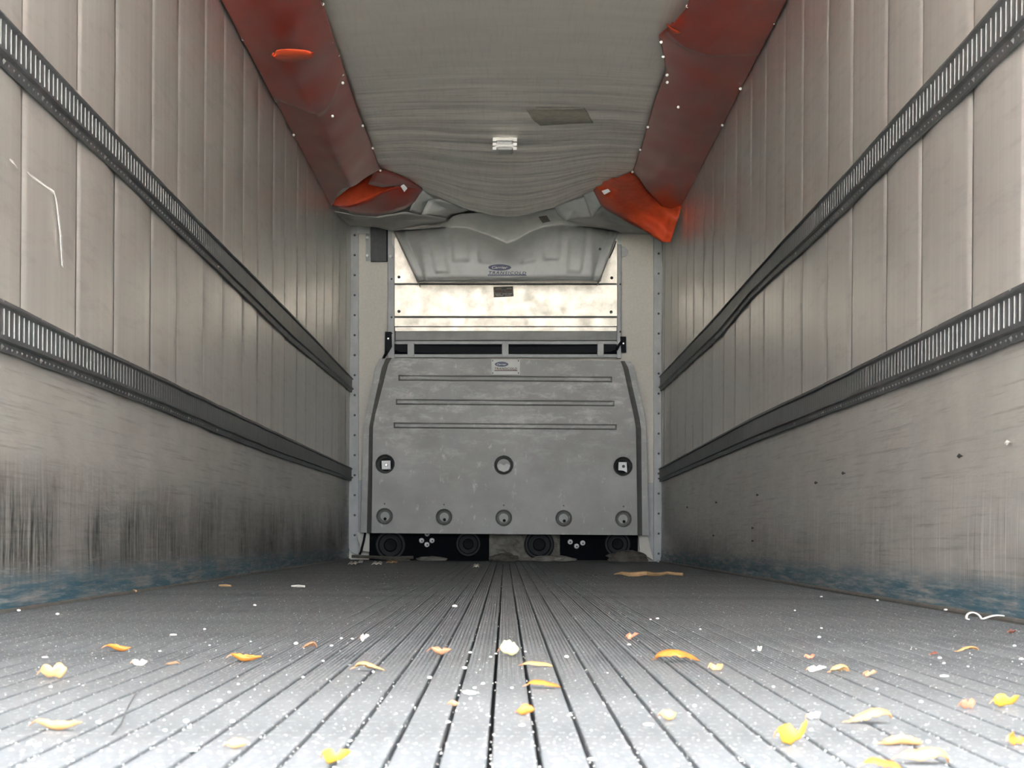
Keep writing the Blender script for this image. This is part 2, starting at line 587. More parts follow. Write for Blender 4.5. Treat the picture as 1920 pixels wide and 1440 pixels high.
# side walls: outer shell, upright liner panels, scuffed lower plate
CREASE = {-1: 5.13, 1: 5.36}
for s, side in ((-1, 'left'), (1, 'right')):
    w = MB()
    x0, x1 = sorted((s * (HALF + 0.012), s * (HALF + 0.08)))
    w.box(x0, x1, YR, YF + 0.05, -0.10, ZC + 0.08)
    wall = structure('wall_' + side, w, 'shell')
    ys = [CREASE[s]]
    k = 0
    while ys[-1] < YF:
        ys.append(ys[-1] + (0.655 if k % 2 == 0 else 0.555))
        k += 1
    k = 1
    while ys[0] > YR:
        ys.insert(0, ys[0] - (0.655 if k % 2 == 0 else 0.555))
        k += 1
    for a, b in zip(ys, ys[1:]):
        a2, b2 = max(a, YR), min(b, YF)
        if b2 - a2 < 0.02:
            continue
        US = [0, 0.025, 0.06, 0.12, 0.22, 0.34, 0.46, 0.58, 0.70, 0.80, 0.88, 0.93, 0.96, 0.985, 1]
        n = 14
        bow = random.uniform(0.006, 0.011)
        lean = random.uniform(-0.002, 0.002)
        rows = []
        for z in (0.68, 1.30, 2.0, ZC):
            row = []
            for j in range(n + 1):
                u = US[j]
                y = a2 + (b2 - 0.010 - a2) * u
                e = min(u, 1 - u)
                d = bow * math.sin(PI * u) ** 0.8 + lean * (u - 0.5) + (0.0 if e > 0 else -0.005) + 0.0015 * mnoise.noise((y * 1.5, z * 0.8, s * 3))
                d += 0.002 * mnoise.noise((y * 0.35, z * 0.7, s * 9))
                d -= 0.0065 * smooth((u - 0.92) / 0.07)
                row.append(Vector((s * (HALF - max(-0.005, d)), y, z)))
            rows.append(row)
        p = MB()
        p.grid(rows)
        p.build('wall_panel', 'liner', wall, smooth_=True)
    rows = []
    nz = 8
    ny = 60
    for i in range(nz + 1):
        z = 0.72 * i / nz
        rows.append([Vector((s * (HALF - 0.004 - 0.004 * mnoise.noise((y * 0.6, z * 3, s * 5)) - 0.003 * mnoise.noise((y * 1.6, z * 7, s * 2))), y, z))
                     for y in [YR + (YF - YR) * j / ny for j in range(ny + 1)]])
    p = MB()
    p.grid(rows)
    p.build('scuff_plate', 'scuff_l' if s < 0 else 'scuff_r', wall, smooth_=True)
    # little trim along the foot of the wall
    bb = MB()
    pr = [(0.0, 0.0), (0.0, 0.008), (0.003, 0.009), (0.007, 0.006), (0.009, 0.001), (0.009, -0.012)]
    bb.grid([[Vector((s * (HALF - 0.008 - d), y, z)) for d, z in pr] for y in (YR, YF - 0.03)])
    structure('baseboard_' + side, bb, 'curb')

# ceiling, rear sill edge and front wall
cb = MB()
cb.box(-HALF - 0.08, HALF + 0.08, YR, YF + 0.05, ZC + 0.012, ZC + 0.09)
ceiling = structure('ceiling', cb, 'shell')
cl = MB()
cl.box(-HALF, HALF, YR, YF, ZC, ZC + 0.011)
cl.build('ceiling_liner', 'liner', ceiling)
fw = MB()
fw.box(-HALF - 0.08, HALF + 0.08, YF, YF + 0.06, -0.10, ZC + 0.08)
front = structure('wall_front', fw, 'side_panel')
YP = YF - 0.03
pbox(668, 415, 742, 1046, YP, 0.029).build('liner_panel', 'side_panel', front)
pbox(1156, 425, 1230, 1052, YP, 0.029).build('liner_panel', 'side_panel', front)
for (a, b, y0, y1) in ((653.5, 672.5, 423, 1036), (1225.5, 1240.5, 420, 1050)):
    m = MB()
    q = [(a, y0), (b, y0), (b, y1 + 6), (a + 6, y1), (a, y1 - 8)] if a < 900 else [(a, y0), (b, y0), (b, y1 - 8), (b - 4, y1), (a, y1 + 4)]
    ppoly(q, YP - 0.018, 0.016, m)
    tr = m.build('corner_trim', 'alu_trim', front, bevel=0.003)
    rv = MB()
    y = y0 + 18
    while y < y1 - 8:
        bolt_mb((a + b) / 2 + 2, y, YP - 0.018, 0.009, 0.006, rv)
        y += 37.5
    rv.build('rivet', 'rivet_dark', tr, kind='stuff')
# lower overlay strips beside the trims
for q in ([(672.5, 900), (679, 900), (675, 998), (681, 1034), (672.5, 1034)], [(1215, 905), (1225, 905), (1225, 1052), (1218, 1050), (1212, 1003)]):
    ppoly(q, YP - 0.022, 0.02).build('overlay_strip', 'alu_trim', front)

# ================================================================== CARGO TRACKS
TR = {
    (-1, 'u'): ([(0, 36), (128, 171), (255, 303), (365, 416), (451, 500), (550, 599), (652, 705)],
                [(0, 133), (128, 251), (211, 326), (273, 386), (365, 474), (393, 500), (481, 585), (536, 638), (652, 733)]),
    (-1, 'l'): ([(0, 567), (128, 631), (270, 697), (367, 743), (504, 807), (652, 876)],
                [(0, 663), (124, 706), (266, 759), (348, 791), (403, 814), (504, 853), (652, 901)]),
    (1, 'u'): ([(1889, 0), (1796, 105), (1706, 202), (1609, 311), (1543, 381), (1469, 459), (1383, 554), (1335, 607), (1241, 706)],
               [(1920, 84), (1796, 202), (1722, 268), (1589, 400), (1535, 451), (1477, 502), (1418, 556), (1357, 630), (1241, 735)]),
    (1, 'l'): ([(1920, 538), (1761, 616), (1651, 671), (1541, 726), (1422, 781), (1241, 878)],
               [(1920, 641), (1825, 678), (1678, 733), (1541, 784), (1426, 827), (1241, 904)]),
}
TPROF = [(0.0, 0.0), (0.0, 0.009), (0.17, 0.011), (0.20, 0.022), (0.27, 0.022), (0.30, 0.010), (0.86, 0.010), (0.88, 0.019), (0.91, 0.019), (1.0, 0.010), (1.0, 0.0)]
for (s, lev), (top, bot) in TR.items():
    T = sorted(on_wall(x, y) for x, y in top)
    B = sorted(on_wall(x, y) for x, y in bot)
    xw = HALF - 0.013
    lab = '%s slotted steel cargo track along the wall on the %s, %s' % (
        'upper' if lev == 'u' else 'lower', 'left' if s < 0 else 'right',
        'above head height of the lower one' if lev == 'u' else 'above the scuffed plate')
    lab = {(-1, 'u'): 'upper dark slotted cargo track along the left wall, higher of its pair',
           (-1, 'l'): 'lower dark slotted cargo track along the left wall, just above the scuffed plate',
           (1, 'u'): 'upper dark slotted cargo track along the right wall, higher of its pair',
           (1, 'l'): 'lower dark slotted cargo track along the right wall, just above the scuffed plate'}[(s, lev)]
    root = thing('cargo_track', lab, 'track', (s * xw, YR, B[0][1]), 'cargo tracks on the side walls')
    N = 90
    rows = []
    for i in range(N + 1):
        Y = YR + (YF - 0.06 - YR) * i / N
        zt, zb = lerp_table(T, Y), lerp_table(B, Y)
        jig = 0.0025 * mnoise.noise((Y * 2.3, s * 4, 1 if lev == 'u' else 7))
        rows.append([Vector((s * (xw - d), Y, zb + (zt - zb) * t_ + jig)) for t_, d in TPROF])
    m = MB()
    m.grid(rows)
    m.build('rail', 'track', root)
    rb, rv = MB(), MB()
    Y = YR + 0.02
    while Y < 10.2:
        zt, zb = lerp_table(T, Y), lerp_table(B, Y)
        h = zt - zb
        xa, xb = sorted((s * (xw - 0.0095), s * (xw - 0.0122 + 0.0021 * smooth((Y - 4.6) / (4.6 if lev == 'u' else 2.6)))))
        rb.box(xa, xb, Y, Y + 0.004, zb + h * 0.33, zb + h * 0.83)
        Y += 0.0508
    k = 0
    Y = YR + 0.05
    while Y < 15.7:
        zt, zb = lerp_table(T, Y), lerp_table(B, Y)
        for tt in (0.08, 0.955):
            r_ = 0.0045 if k % 8 else 0.008
            zc = zb + (zt - zb) * tt
            x_ = s * (xw - 0.010)
            rv.add([(x_, Y - r_, zc), (x_, Y, zc - r_), (x_, Y + r_, zc), (x_, Y, zc + r_), (x_ - s * r_ * 0.9, Y, zc)],
                   [(0, 1, 4), (1, 2, 4), (2, 3, 4), (3, 0, 4)])
        k += 1
        Y += 0.0508 if Y < 8 else 0.4064
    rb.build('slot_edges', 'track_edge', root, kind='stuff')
    rv.build('rivets', 'rivet', root, kind='stuff')

# ================================================================== CEILING FABRIC AND ITS FITTINGS
YE = 14.05
ETOP = [(-0.62, 2.64), (-0.50, 2.60), (-0.30, 2.515), (-0.10, 2.47), (0.0, 2.463), (0.12, 2.47), (0.32, 2.52), (0.50, 2.60), (0.62, 2.645)]


def fabric_z(x, Y):
    flat = 2.634 + 0.040 * max(0.0, math.cos(x * 1.8))
    end = lerp_table(ETOP, x)
    k = max(0.0, min(1.0, (Y - 10.6) / (YE - 10.6))) ** 1.8
    z = flat + (min(end, 2.64) - flat) * k
    wr = 0.016 * mnoise.noise((x * 0.8, Y * 5.0, 0.3)) + 0.005 * mnoise.noise((x * 2.0, Y * 16.0, 4.0))
    return z + wr * smooth((Y - 9.8) / 2.0) + 0.002 * mnoise.noise((x * 0.8, Y * 2, 8))


rows = []
Y = YR
st_ = []
while Y < YE:
    st_.append(Y)
    Y += 0.25 if Y < 8.5 else 0.02
st_.append(YE)
for Y in st_:
    k = smooth((Y - 13.0) / (YE - 13.0))
    hw = 0.875 - 0.255 * k
    row = []
    for j in range(49):
        x = -hw + 2 * hw * j / 48
        row.append(Vector((x, Y, fabric_z(x, Y))))
    rows.append(row)
# hem turned up at the end
row = [p + Vector((0, 0.03, 0.025)) for p in rows[-1]]
rows.append(row)
m = MB()
m.grid(rows)
cf = m.build('air_duct_fabric', 'fabric', None, smooth_=True, solid=0.004)
tag(cf, 'wide grey fabric air duct sheet stretched under the ceiling, sagging at its far end', 'air duct')
# dark interior seam behind the hem is simply the unlit gap above the sheet

zl = 2.605
pq = [on_ceiling(x, y, 2.60) for x, y in ((987, 226), (1095, 221), (1112, 243), (1013, 248))]
pq = [Vector((p.x, p.y, fabric_z(p.x, p.y) - 0.006)) for p in pq]
m = MB()
P = []
for i in range(7):
    a = pq[0].lerp(pq[3], i / 6)
    b = pq[1].lerp(pq[2], i / 6)
    P.append([Vector((q.x, q.y, fabric_z(q.x, q.y) - 0.007)) for q in (a.lerp(b, j / 10) for j in range(11))])
m.grid(P)
o = m.build('repair_patch', 'patch', None, solid=0.003)
tag(o, 'dull brown repair patch stuck on the grey duct sheet beside the ceiling lamp', 'patch')

lc = on_ceiling(946.5, 278, 2.575)
lc.z = fabric_z(lc.x, lc.y)
root = thing('ceiling_lamp', 'small white ceiling lamp with pinched guard bars on the grey duct sheet', 'lamp', lc)
m = MB()
m.box(lc.x - 0.074, lc.x + 0.074, lc.y - 0.10, lc.y + 0.10, lc.z - 0.016, lc.z - 0.004)
m.build('base_plate', 'white', root, bevel=0.003)
for z_, bow in ((-0.022, -0.006), (-0.045, 0.008), (-0.066, -0.012)):
    m = MB()
    m.tube([Vector((lc.x + u * 0.068, lc.y - 0.10 - 0.004 * (1 - abs(u)), lc.z + z_ - bow * (1 - u * u))) for u in (-1, -0.66, -0.33, 0, 0.33, 0.66, 1)],
           [0.006, 0.007, 0.009, 0.010, 0.009, 0.007, 0.006], 8)
    m.build('guard_bar', 'white', root, smooth_=True)
for sx in (-1, 1):
    for z_ in (-0.020, -0.046, -0.072):
        m = MB()
        m.box(lc.x + sx * 0.062 - 0.012, lc.x + sx * 0.062 + 0.012, lc.y - 0.108, lc.y - 0.06, lc.z + z_ - 0.009, lc.z + z_ + 0.009)
        m.build('end_block', 'white', root, bevel=0.002)
m = MB()
m.box(lc.x - 0.05, lc.x + 0.05, lc.y - 0.08, lc.y + 0.08, lc.z - 0.075, lc.z - 0.017)
m.build('lens', 'offwhite', root, bevel=0.012)

# ------------------------------------------------------------------ red side chutes
IN_L = [(1.0, -0.845), (8.98, -0.844), (10.2, -0.851), (11.3, -0.854), (12.2, -0.842), (13.08, -0.842)]
IN_R = [(1.0, 0.81), (8.98, 0.81), (9.38, 0.757), (9.55, 0.72), (9.8, 0.76), (10.25, 0.815), (11.0, 0.81), (12.07, 0.826), (13.05, 0.826)]


def chute_pt(s, u, Y, push=0.0, seed=0.0):
    """u 0 = inner edge on the ceiling sheet, 1 = wall"""
    xi = lerp_table(IN_L if s < 0 else IN_R, Y)
    zi = 2.612
    xw = s * (HALF - 0.010)
    zw = 2.508 if s < 0 else lerp_table([(8.9, 2.605), (13.0, 2.565)], Y)
    sag = 0.050 if s < 0 else 0.035
    x = xi + (xw - xi) * u
    z = zi + (zw - zi) * u - sag * math.sin(PI * u ** 0.8)
    if s < 0:
        z -= 0.042 * math.exp(-((u - 0.42) / 0.24) ** 2) * smooth((Y - 9.0) / 3.0)
    nz = 0.011 * mnoise.noise((u * 2.2 + Y * 0.5, Y * 0.8, s * 5 + seed)) + 0.004 * mnoise.noise((u * 6, Y * 2.2, s * 9 + seed)) + 0.009 * mnoise.noise((u * 1.3 + Y * 0.8, Y * 2.6 - u * 1.5, s * 3 + seed))
    ed = math.sin(PI * min(1, max(0, u))) ** 0.5
    n = Vector((-s * 0.35, 0, -1)).normalized()
    return Vector((x, Y, z)) + n * (nz * ed + push + 0.004)


def chute_strip(s, y0, y1, push, seed, ny, lip=None):
    """y0, y1: functions of u"""
    P = []
    for i in range(ny + 1):
        row = []
        for j in range(49):
            u = j / 48
            Y = y0(u) + (y1(u) - y0(u)) * i / ny
            pp = push
            if lip and i >= ny - 1:
                pp += lip * math.sin(PI * u)
            row.append(chute_pt(s, u, Y, pp, seed))
        P.append(row)
    return P


ENDS = {-1: [(0, 13.08), (0.12, 13.0), (0.25, 12.95), (0.4, 12.95), (0.5, 13.0), (0.6, 13.1), (0.75, 13.38), (0.9, 13.75), (1, 13.95)],
        1: [(0, 13.05), (0.12, 13.2), (0.25, 13.42), (0.4, 13.68), (0.5, 13.85), (0.62, 14.05), (0.75, 14.2), (0.9, 14.2), (1, 14.16)]}
for s in (-1, 1):
    side = 'left' if s < 0 else 'right'
    root = thing('side_air_chute', {-1: 'red vinyl air chute bulging along the top of the left wall',
                                    1: 'red vinyl air chute along the top of the right wall, torn end hanging low'}[s],
                 'air duct', (s * HALF, YR, 2.55), 'red vinyl chutes along the wall tops')
    seam = (lambda u: 10.25 + 0.75 * math.sin(PI * min(1, u * 1.1)) * (0.55 if u < 0.5 else 0.45) + 0.25 * u) if s < 0 else (lambda u: 9.42 + 0.35 * u + 0.10 * math.sin(PI * u))
    m = MB()
    m.grid(chute_strip(s, lambda u: YR, lambda u: 7.5, 0.012, 1.0, 14))
    m.grid(chute_strip(s, lambda u: 7.5, lambda u: seam(u), 0.020, 1.0, 40))
    m.build('near_sheet', 'red', root, smooth_=True, solid=0.003)
    m = MB()
    m.grid(chute_strip(s, lambda u: seam(u) - 0.12, lambda u: lerp_table(ENDS[s], u), 0.0, 5.0, 80))
    m.build('far_sheet', 'red', root, smooth_=True, solid=0.003)
    pn = MB()
    for Y, u in ((8.96, 0.005), (9.9, 0.01), (10.28, 0.03), (10.9, 0.30), (10.42, 0.06), (11.6, 0.01), (13.05, 0.0), (9.6, 0.03), (12.3, 0.0), (10.5, 0.985), (11.4, 0.99), (9.2, 0.99)):
        p = chute_pt(s, u, Y, 0.016)
        pn.lathe((p.x, p.y, p.z), [(0.008, 0.0), (0.008, -0.006), (0.003, -0.009)], 8)
    pn.build('snap_pins', 'white', root, kind='stuff')

    # flap at the far end, between the end of the sheet (upper curve) and the hanging hem
    if s < 0:
        up = [(706, 315, 13.1), (738, 323, 13.35), (768, 337, 13.6), (792, 353, 13.85)]
        lo = [(620, 384, 13.95), (640, 392, 14.08), (672, 401, 14.2), (705, 404, 14.25), (738, 399, 14.22), (760, 392, 14.18), (778, 376, 14.05), (792, 354, 13.90)]
        mid = [(620, 383, 13.97), (655, 385, 13.97), (690, 375, 13.92), (716, 362, 13.8), (738, 349, 13.72), (765, 346, 13.75), (782, 349, 13.83), (792, 353, 13.86)]
        m = MB()
        P = []
        for i in range(9):
            t_ = i / 8
            row = []
            for j in range(29):
                f = j / 28 * 7
                k = min(6, int(f))
                g_ = f - k
                a = pt(*mid[k]).lerp(pt(*mid[k + 1]), g_)
                b = pt(*lo[k]).lerp(pt(*lo[k + 1]), g_)
                p = a.lerp(b, t_)
                p.y += -0.05 * math.sin(PI * t_) * math.sin(PI * j / 28) + 0.03 * mnoise.noise((j * 0.35, t_ * 2.2, 3)) + 0.03 * math.sin((j * 0.45 + t_ * 3.0))
                row.append(p)
            P.append(row)
        m.grid(P)
        fl = m.build('end_flap', 'red', root, smooth_=True, solid=0.003, label='crumpled flap closing the chute end')
        m = MB()                                              # orange lining seen where the flap gapes
        top = [(622, 378, 14.02), (655, 352, 14.05), (690, 330, 14.02), (720, 324, 13.9), (745, 336, 13.85)]
        bot = [(622, 386, 14.02), (655, 389, 14.03), (690, 379, 14.0), (718, 366, 13.88), (740, 350, 13.82)]
        P = []
        for i in range(5):
            row = []
            for j in range(17):
                f = j / 16 * 4
                k = min(3, int(f))
                g_ = f - k
                p = pt(*top[k]).lerp(pt(*top[k + 1]), g_).lerp(pt(*bot[k]).lerp(pt(*bot[k + 1]), g_), i / 4)
                row.append(p)
            P.append(row)
        m.grid(P)
        m.build('lining', 'orange', root, smooth_=True, solid=0.003, label='orange lining showing in the gap of the flap')
        m = MB()                                              # gusset from the ceiling sheet to the flap
        P = []
        low2 = [(690, 345, 13.45), (716, 351, 13.6), (745, 348, 13.72), (792, 355, 13.86)]
        for i in range(5):
            P.append([pt(*[a + (b - a) * i / 4 for a, b in zip(up[min(2, int(j / 9 * 3))], low2[min(2, int(j / 9 * 3))])]).lerp(
                pt(*[a + (b - a) * i / 4 for a, b in zip(up[min(2, int(j / 9 * 3)) + 1], low2[min(2, int(j / 9 * 3)) + 1])]), j / 9 * 3 - min(2, int(j / 9 * 3))) for j in range(10)])
        m.grid(P)
        m.build('gusset', 'red', root, smooth_=True, solid=0.003)
        # torn mouth in the near sheet
        m = MB()
        P = []
        for i in range(7):
            t_ = i / 6
            row = []
            for j in range(17):
                a = PI * j / 16
                px = 545 - 38 * math.cos(a) + 6 * t_
                py = 98 - 6 * math.sin(a) + 24 * t_ * math.sin(a) ** 0.7 + (8 if j < 4 else 0) * (1 - t_)
                Yq = 9.55 - 0.10 * math.sin(PI * t_)
                p = on_ceiling(px, py, 2.432 - 0.012 * math.sin(PI * t_))
                row.append(p)
            P.append(row)
        m.grid(P)
        m.build('torn_lip', 'orange', root, smooth_=True, solid=0.003, label='orange lip curling out of a tear')
        st2 = [(773, 349), (779, 354), (774, 360), (768, 355)]
        ppoly([(751, 349), (757, 345), (764, 353), (758, 360)], 13.70, 0.003).build('sticker', 'offwhite', root, label='small pale sticker')
    else:
        top = [(1108, 348, 13.9), (1128, 338, 13.7), (1150, 329, 13.5), (1182, 318, 13.3), (1212, 348, 13.75), (1240, 370, 14.1), (1262, 380, 14.25), (1279, 382, 14.22)]
        low = [(1107, 352, 13.95), (1116, 362, 14.0), (1126, 384, 14.05), (1140, 394, 14.1), (1170, 412, 14.2), (1200, 428, 14.24), (1240, 453, 14.25), (1257, 455, 14.22)]
        m = MB()
        P = []
        for i in range(13):
            t_ = i / 12
            row = []
            for j in range(36):
                f = j / 35 * 7
                k = min(6, int(f))
                g_ = f - k
                p = pt(*top[k]).lerp(pt(*top[k + 1]), g_).lerp(pt(*low[k]).lerp(pt(*low[k + 1]), g_), t_)
                p.y += -0.04 * math.sin(PI * t_) + 0.035 * mnoise.noise((j * 0.25, t_ * 3, 8)) + 0.05 * math.sin(t_ * 7 - j * 0.12) * math.sin(PI * t_)
                row.append(p)
            P.append(row)
        m.grid(P)
        m.build('end_flap', 'orange', root, smooth_=True, solid=0.003, label='bright orange-red torn flap hanging at the end')
        ppoly([(1128, 358), (1140, 354), (1145, 359), (1133, 365)], 13.62, 0.003).build('sticker', 'offwhite', root, label='small pale sticker')
        m = MB()
        P = []
        for i in range(5):
            P.append([on_ceiling(1248 + 26 * j / 8, 50 + 16 * j / 8 + 9 * i / 4 * math.sin(PI * j / 8), 2.56 - 0.01 * math.sin(PI * i / 4)) + Vector((0, -0.05, 0)) for j in range(9)])
        m.grid(P)
        m.build('torn_lip', 'orange', root, smooth_=True, solid=0.003, label='orange lip curling out of the seam')

# ------------------------------------------------------------------ grey collar pieces linking the chutes to the hood
root = thing('duct_collar', 'light grey duct collar left of the moulded hood, under the ceiling', 'duct collar', pt(800, 395, 14.6))


def warped(pts, Ys, n, seed, amp=0.02):
    """closed outline filled by a fan towards the centre, with small folds"""
    m = MB()
    V = [pt(x, y, Y) for (x, y), Y in zip(pts, Ys)]
    c_ = sum(V, Vector()) / len(V)
    L = []
    for i in range(len(V)):
        for k in range(n):
            L.append(V[i].lerp(V[(i + 1) % len(V)], k / n))
    rings = []
    for r in (1.0, 0.75, 0.5, 0.25):
        rings.append([c_.lerp(p, r) + Vector((0, amp * mnoise.noise((p.x * 5 * r, p.z * 9 * r, seed)) * (1 - r * 0.5), 0)) for p in L])
    N = len(L)
    o = len(m.v)
    for R in rings:
        m.v += [tuple(p) for p in R]
    m.v.append(tuple(c_))
    for i in range(3):
        for k in range(N):
            m.f.append((o + i * N + k, o + i * N + (k + 1) % N, o + (i + 1) * N + (k + 1) % N, o + (i + 1) * N + k))
    for k in range(N):
        m.f.append((o + 3 * N + k, o + 3 * N + (k + 1) % N, o + 4 * N))
    return m


warped([(805, 373), (825, 374), (858, 385), (878, 393), (868, 398), (846, 401), (838, 408), (790, 402)], [14.25, 14.2, 14.4, 14.6, 14.7, 14.7, 14.8, 14.4], 4, 1).build('collar_sheet', 'collar', root, smooth_=True, solid=0.004)
warped([(776, 376), (793, 357), (813, 371), (804, 376), (788, 403), (768, 395)], [14.1, 14.0, 14.15, 14.3, 14.4, 14.2], 4, 2).build('collar_side', 'hood', root, smooth_=True, solid=0.004)
warped([(624, 396), (660, 403), (705, 407), (760, 397), (788, 402), (838, 409), (836, 414), (790, 422), (742, 431), (735, 433), (706, 426), (655, 422)],
       [14.3, 14.3, 14.3, 14.3, 14.4, 14.7, 14.75, 14.9, 15.0, 15.0, 15.0, 15.0], 3, 3).build('skirt', 'skirt', root, smooth_=True, solid=0.004)
root = thing('duct_collar', 'light grey duct collar right of the moulded hood, beside the orange flap', 'duct collar', pt(1080, 390, 14.6))
warped([(1040, 388), (1070, 375), (1098, 368), (1105, 383), (1110, 407), (1085, 408), (1060, 414), (1046, 402)], [14.6, 14.4, 14.2, 14.3, 14.5, 14.7, 14.7, 14.7], 4, 4).build('collar_sheet', 'collar', root, smooth_=True, solid=0.004)
warped([(1090, 358), (1106, 348), (1118, 364), (1126, 386), (1110, 408), (1100, 380)], [14.1, 14.0, 14.05, 14.1, 14.4, 14.25], 4, 5).build('collar_side', 'hood', root, smooth_=True, solid=0.004)
warped([(1062, 414), (1085, 408), (1112, 405), (1127, 386), (1150, 398), (1205, 430), (1225, 436), (1226, 440), (1165, 437), (1155, 432), (1110, 424)],
       [14.8, 14.7, 14.5, 14.3, 14.3, 14.5, 14.9, 15.0, 15.0, 15.0, 14.95], 3, 6).build('skirt', 'skirt', root, smooth_=True, solid=0.004)

# ================================================================== REFRIGERATION UNIT ON THE FRONT WALL
YU = YP - 0.035
root = thing('refrigeration_unit', 'refrigeration unit face of bright metal sheets in the middle of the front wall', 'refrigeration unit', pt(948, 665, YU))
BT = -0.030            # the bright sheets lean a little towards the floor
pbox(740, 425, 1157, 531, YU - 0.03, 0.02, tilt=-0.055).build('top_sheet', 'bright', root)
pbox(740, 534.5, 1157, 592.5, YU - 0.03, 0.02, tilt=-0.022).build('middle_sheet', 'bright', root)
pbox(740, 596.5, 1157, 611.5, YU - 0.03, 0.02, tilt=-0.006).build('lower_sheet', 'bright', root)
pbox(741, 613.5, 1156, 620.5, YU - 0.035, 0.02, tilt=-0.003).build('ledge', 'bright', root)
pbox(738, 425, 1159, 640, YU - 0.005, 0.02).build('backing', 'seam', root)
pbox(742, 621, 1157, 637.5, YU - 0.03, 0.02, tilt=0.02).build('grey_sheet', 'grey_sheet', root)
pbox(742, 639.5, 1157, 645.5, YU - 0.04, 0.03).build('frame_rail', 'alu_trim', root, bevel=0.003)
pbox(738, 664, 1160, 670.5, YU - 0.04, 0.03).build('frame_rail', 'alu_trim', root, bevel=0.003)
for a, b in ((764, 776.5), (941, 953.5), (1120, 1132)):
    pbox(a, 642, b, 668, YU - 0.055, 0.03).build('post', 'alu_trim', root, bevel=0.003)
pbox(738, 645, 1160, 668, YU - 0.004, 0.02).build('intake_slot', 'void', root)  # flat black panel in place of the shade inside the slot
for a, b in ((727, 739.5), (1157, 1165)):
    ch = pbox(a, 430, b, 672, YU - 0.045, 0.05).build('side_channel', 'alu_trim', root, bevel=0.004)
    for y in (482, 523, 595, 625) if a < 900 else (455, 533, 622):
        bolt_mb((a + b) / 2 + (1 if a < 900 else 2), y, YU - 0.045, 0.008, 0.006).build('rivet', 'rivet_dark', ch)
bolt_mb(732, 481, YU - 0.045, 0.016, 0.018).build('bolt', 'bolt', root)
for x, y in ((748, 519.5), (748, 584), (1147, 521), (1146, 585)):
    bolt_mb(x, y, YU - 0.045, 0.012, 0.010).build('screw', 'dark_grey', root)
sg = ppoly([(925, 538), (962, 536.5), (963, 555.5), (926, 557.5)], YU - 0.058, 0.004).build('warning_plate', 'sign', root, label='dark warning plate')
m = MB()
ppoly([(928, 545.2), (941, 544.8), (941, 546.8), (928, 547.2)], YU - 0.060, 0.002, m)
ppoly([(947.5, 544.4), (959.5, 544), (959.5, 546), (947.5, 546.4)], YU - 0.060, 0.002, m)
m.build('printed_bar', 'sign_brown', sg)
ppoly([(944, 542.5), (947, 547.5), (941.2, 547.7)], YU - 0.060, 0.002).build('printed_triangle', 'rivet_dark', sg)
m = MB()
for i, (a, b, y) in enumerate(((930, 940, 540.8), (950, 959, 540.3), (929, 939, 551), (942, 951, 550.6), (953, 960, 550.3), (930, 944, 553.6), (947, 958, 553.2))):
    ppoly([(a, y), (b, y - 0.3), (b, y + 1), (a, y + 1.3)], YU - 0.060, 0.002, m)
m.build('small_print', 'patch', sg, kind='stuff')
# side lugs behind the hood ends
ppoly([(735, 437), (748, 440), (752, 462), (740, 466), (735, 455)], YU - 0.06, 0.02).build('lug', 'hood', root)
ppoly([(1152, 440), (1165, 438), (1165, 458), (1154, 458)], YU - 0.06, 0.02).build('lug', 'hood', root)
m = MB()
m.tube([pt(x, y, YU - 0.07) for x, y in ((1155, 452), (1152, 462), (1146, 476), (1142, 484))], 0.006, 6)
m.build('cable', 'dark_grey', root, smooth_=True)

# ------------------------------------------------------------------ moulded hood
hr = thing('air_hood', 'grey moulded air hood with blue oval logo above the bright metal sheets', 'air hood', pt(948, 440, 15.5))


def hood_outline(v):
    """left and right x at height fraction v (0 bottom, 1 shoulder)"""
    return 785 + (741 - 785) * v, 1122 + (1157 - 1122) * v


CREST = [(0.0, 433), (0.10, 431), (0.20, 427), (0.27, 425), (0.33, 427), (0.42, 441), (0.50, 456), (0.545, 450), (0.60, 436), (0.67, 424), (0.75, 421), (0.85, 425), (1.0, 434)]
TOPY = [(0.0, 431), (0.10, 429), (0.20, 424), (0.235, 416), (0.26, 405), (0.30, 401), (0.38, 399), (0.50, 403), (0.60, 401), (0.72, 390), (0.76, 394), (0.80, 408), (0.86, 421), (1.0, 432)]


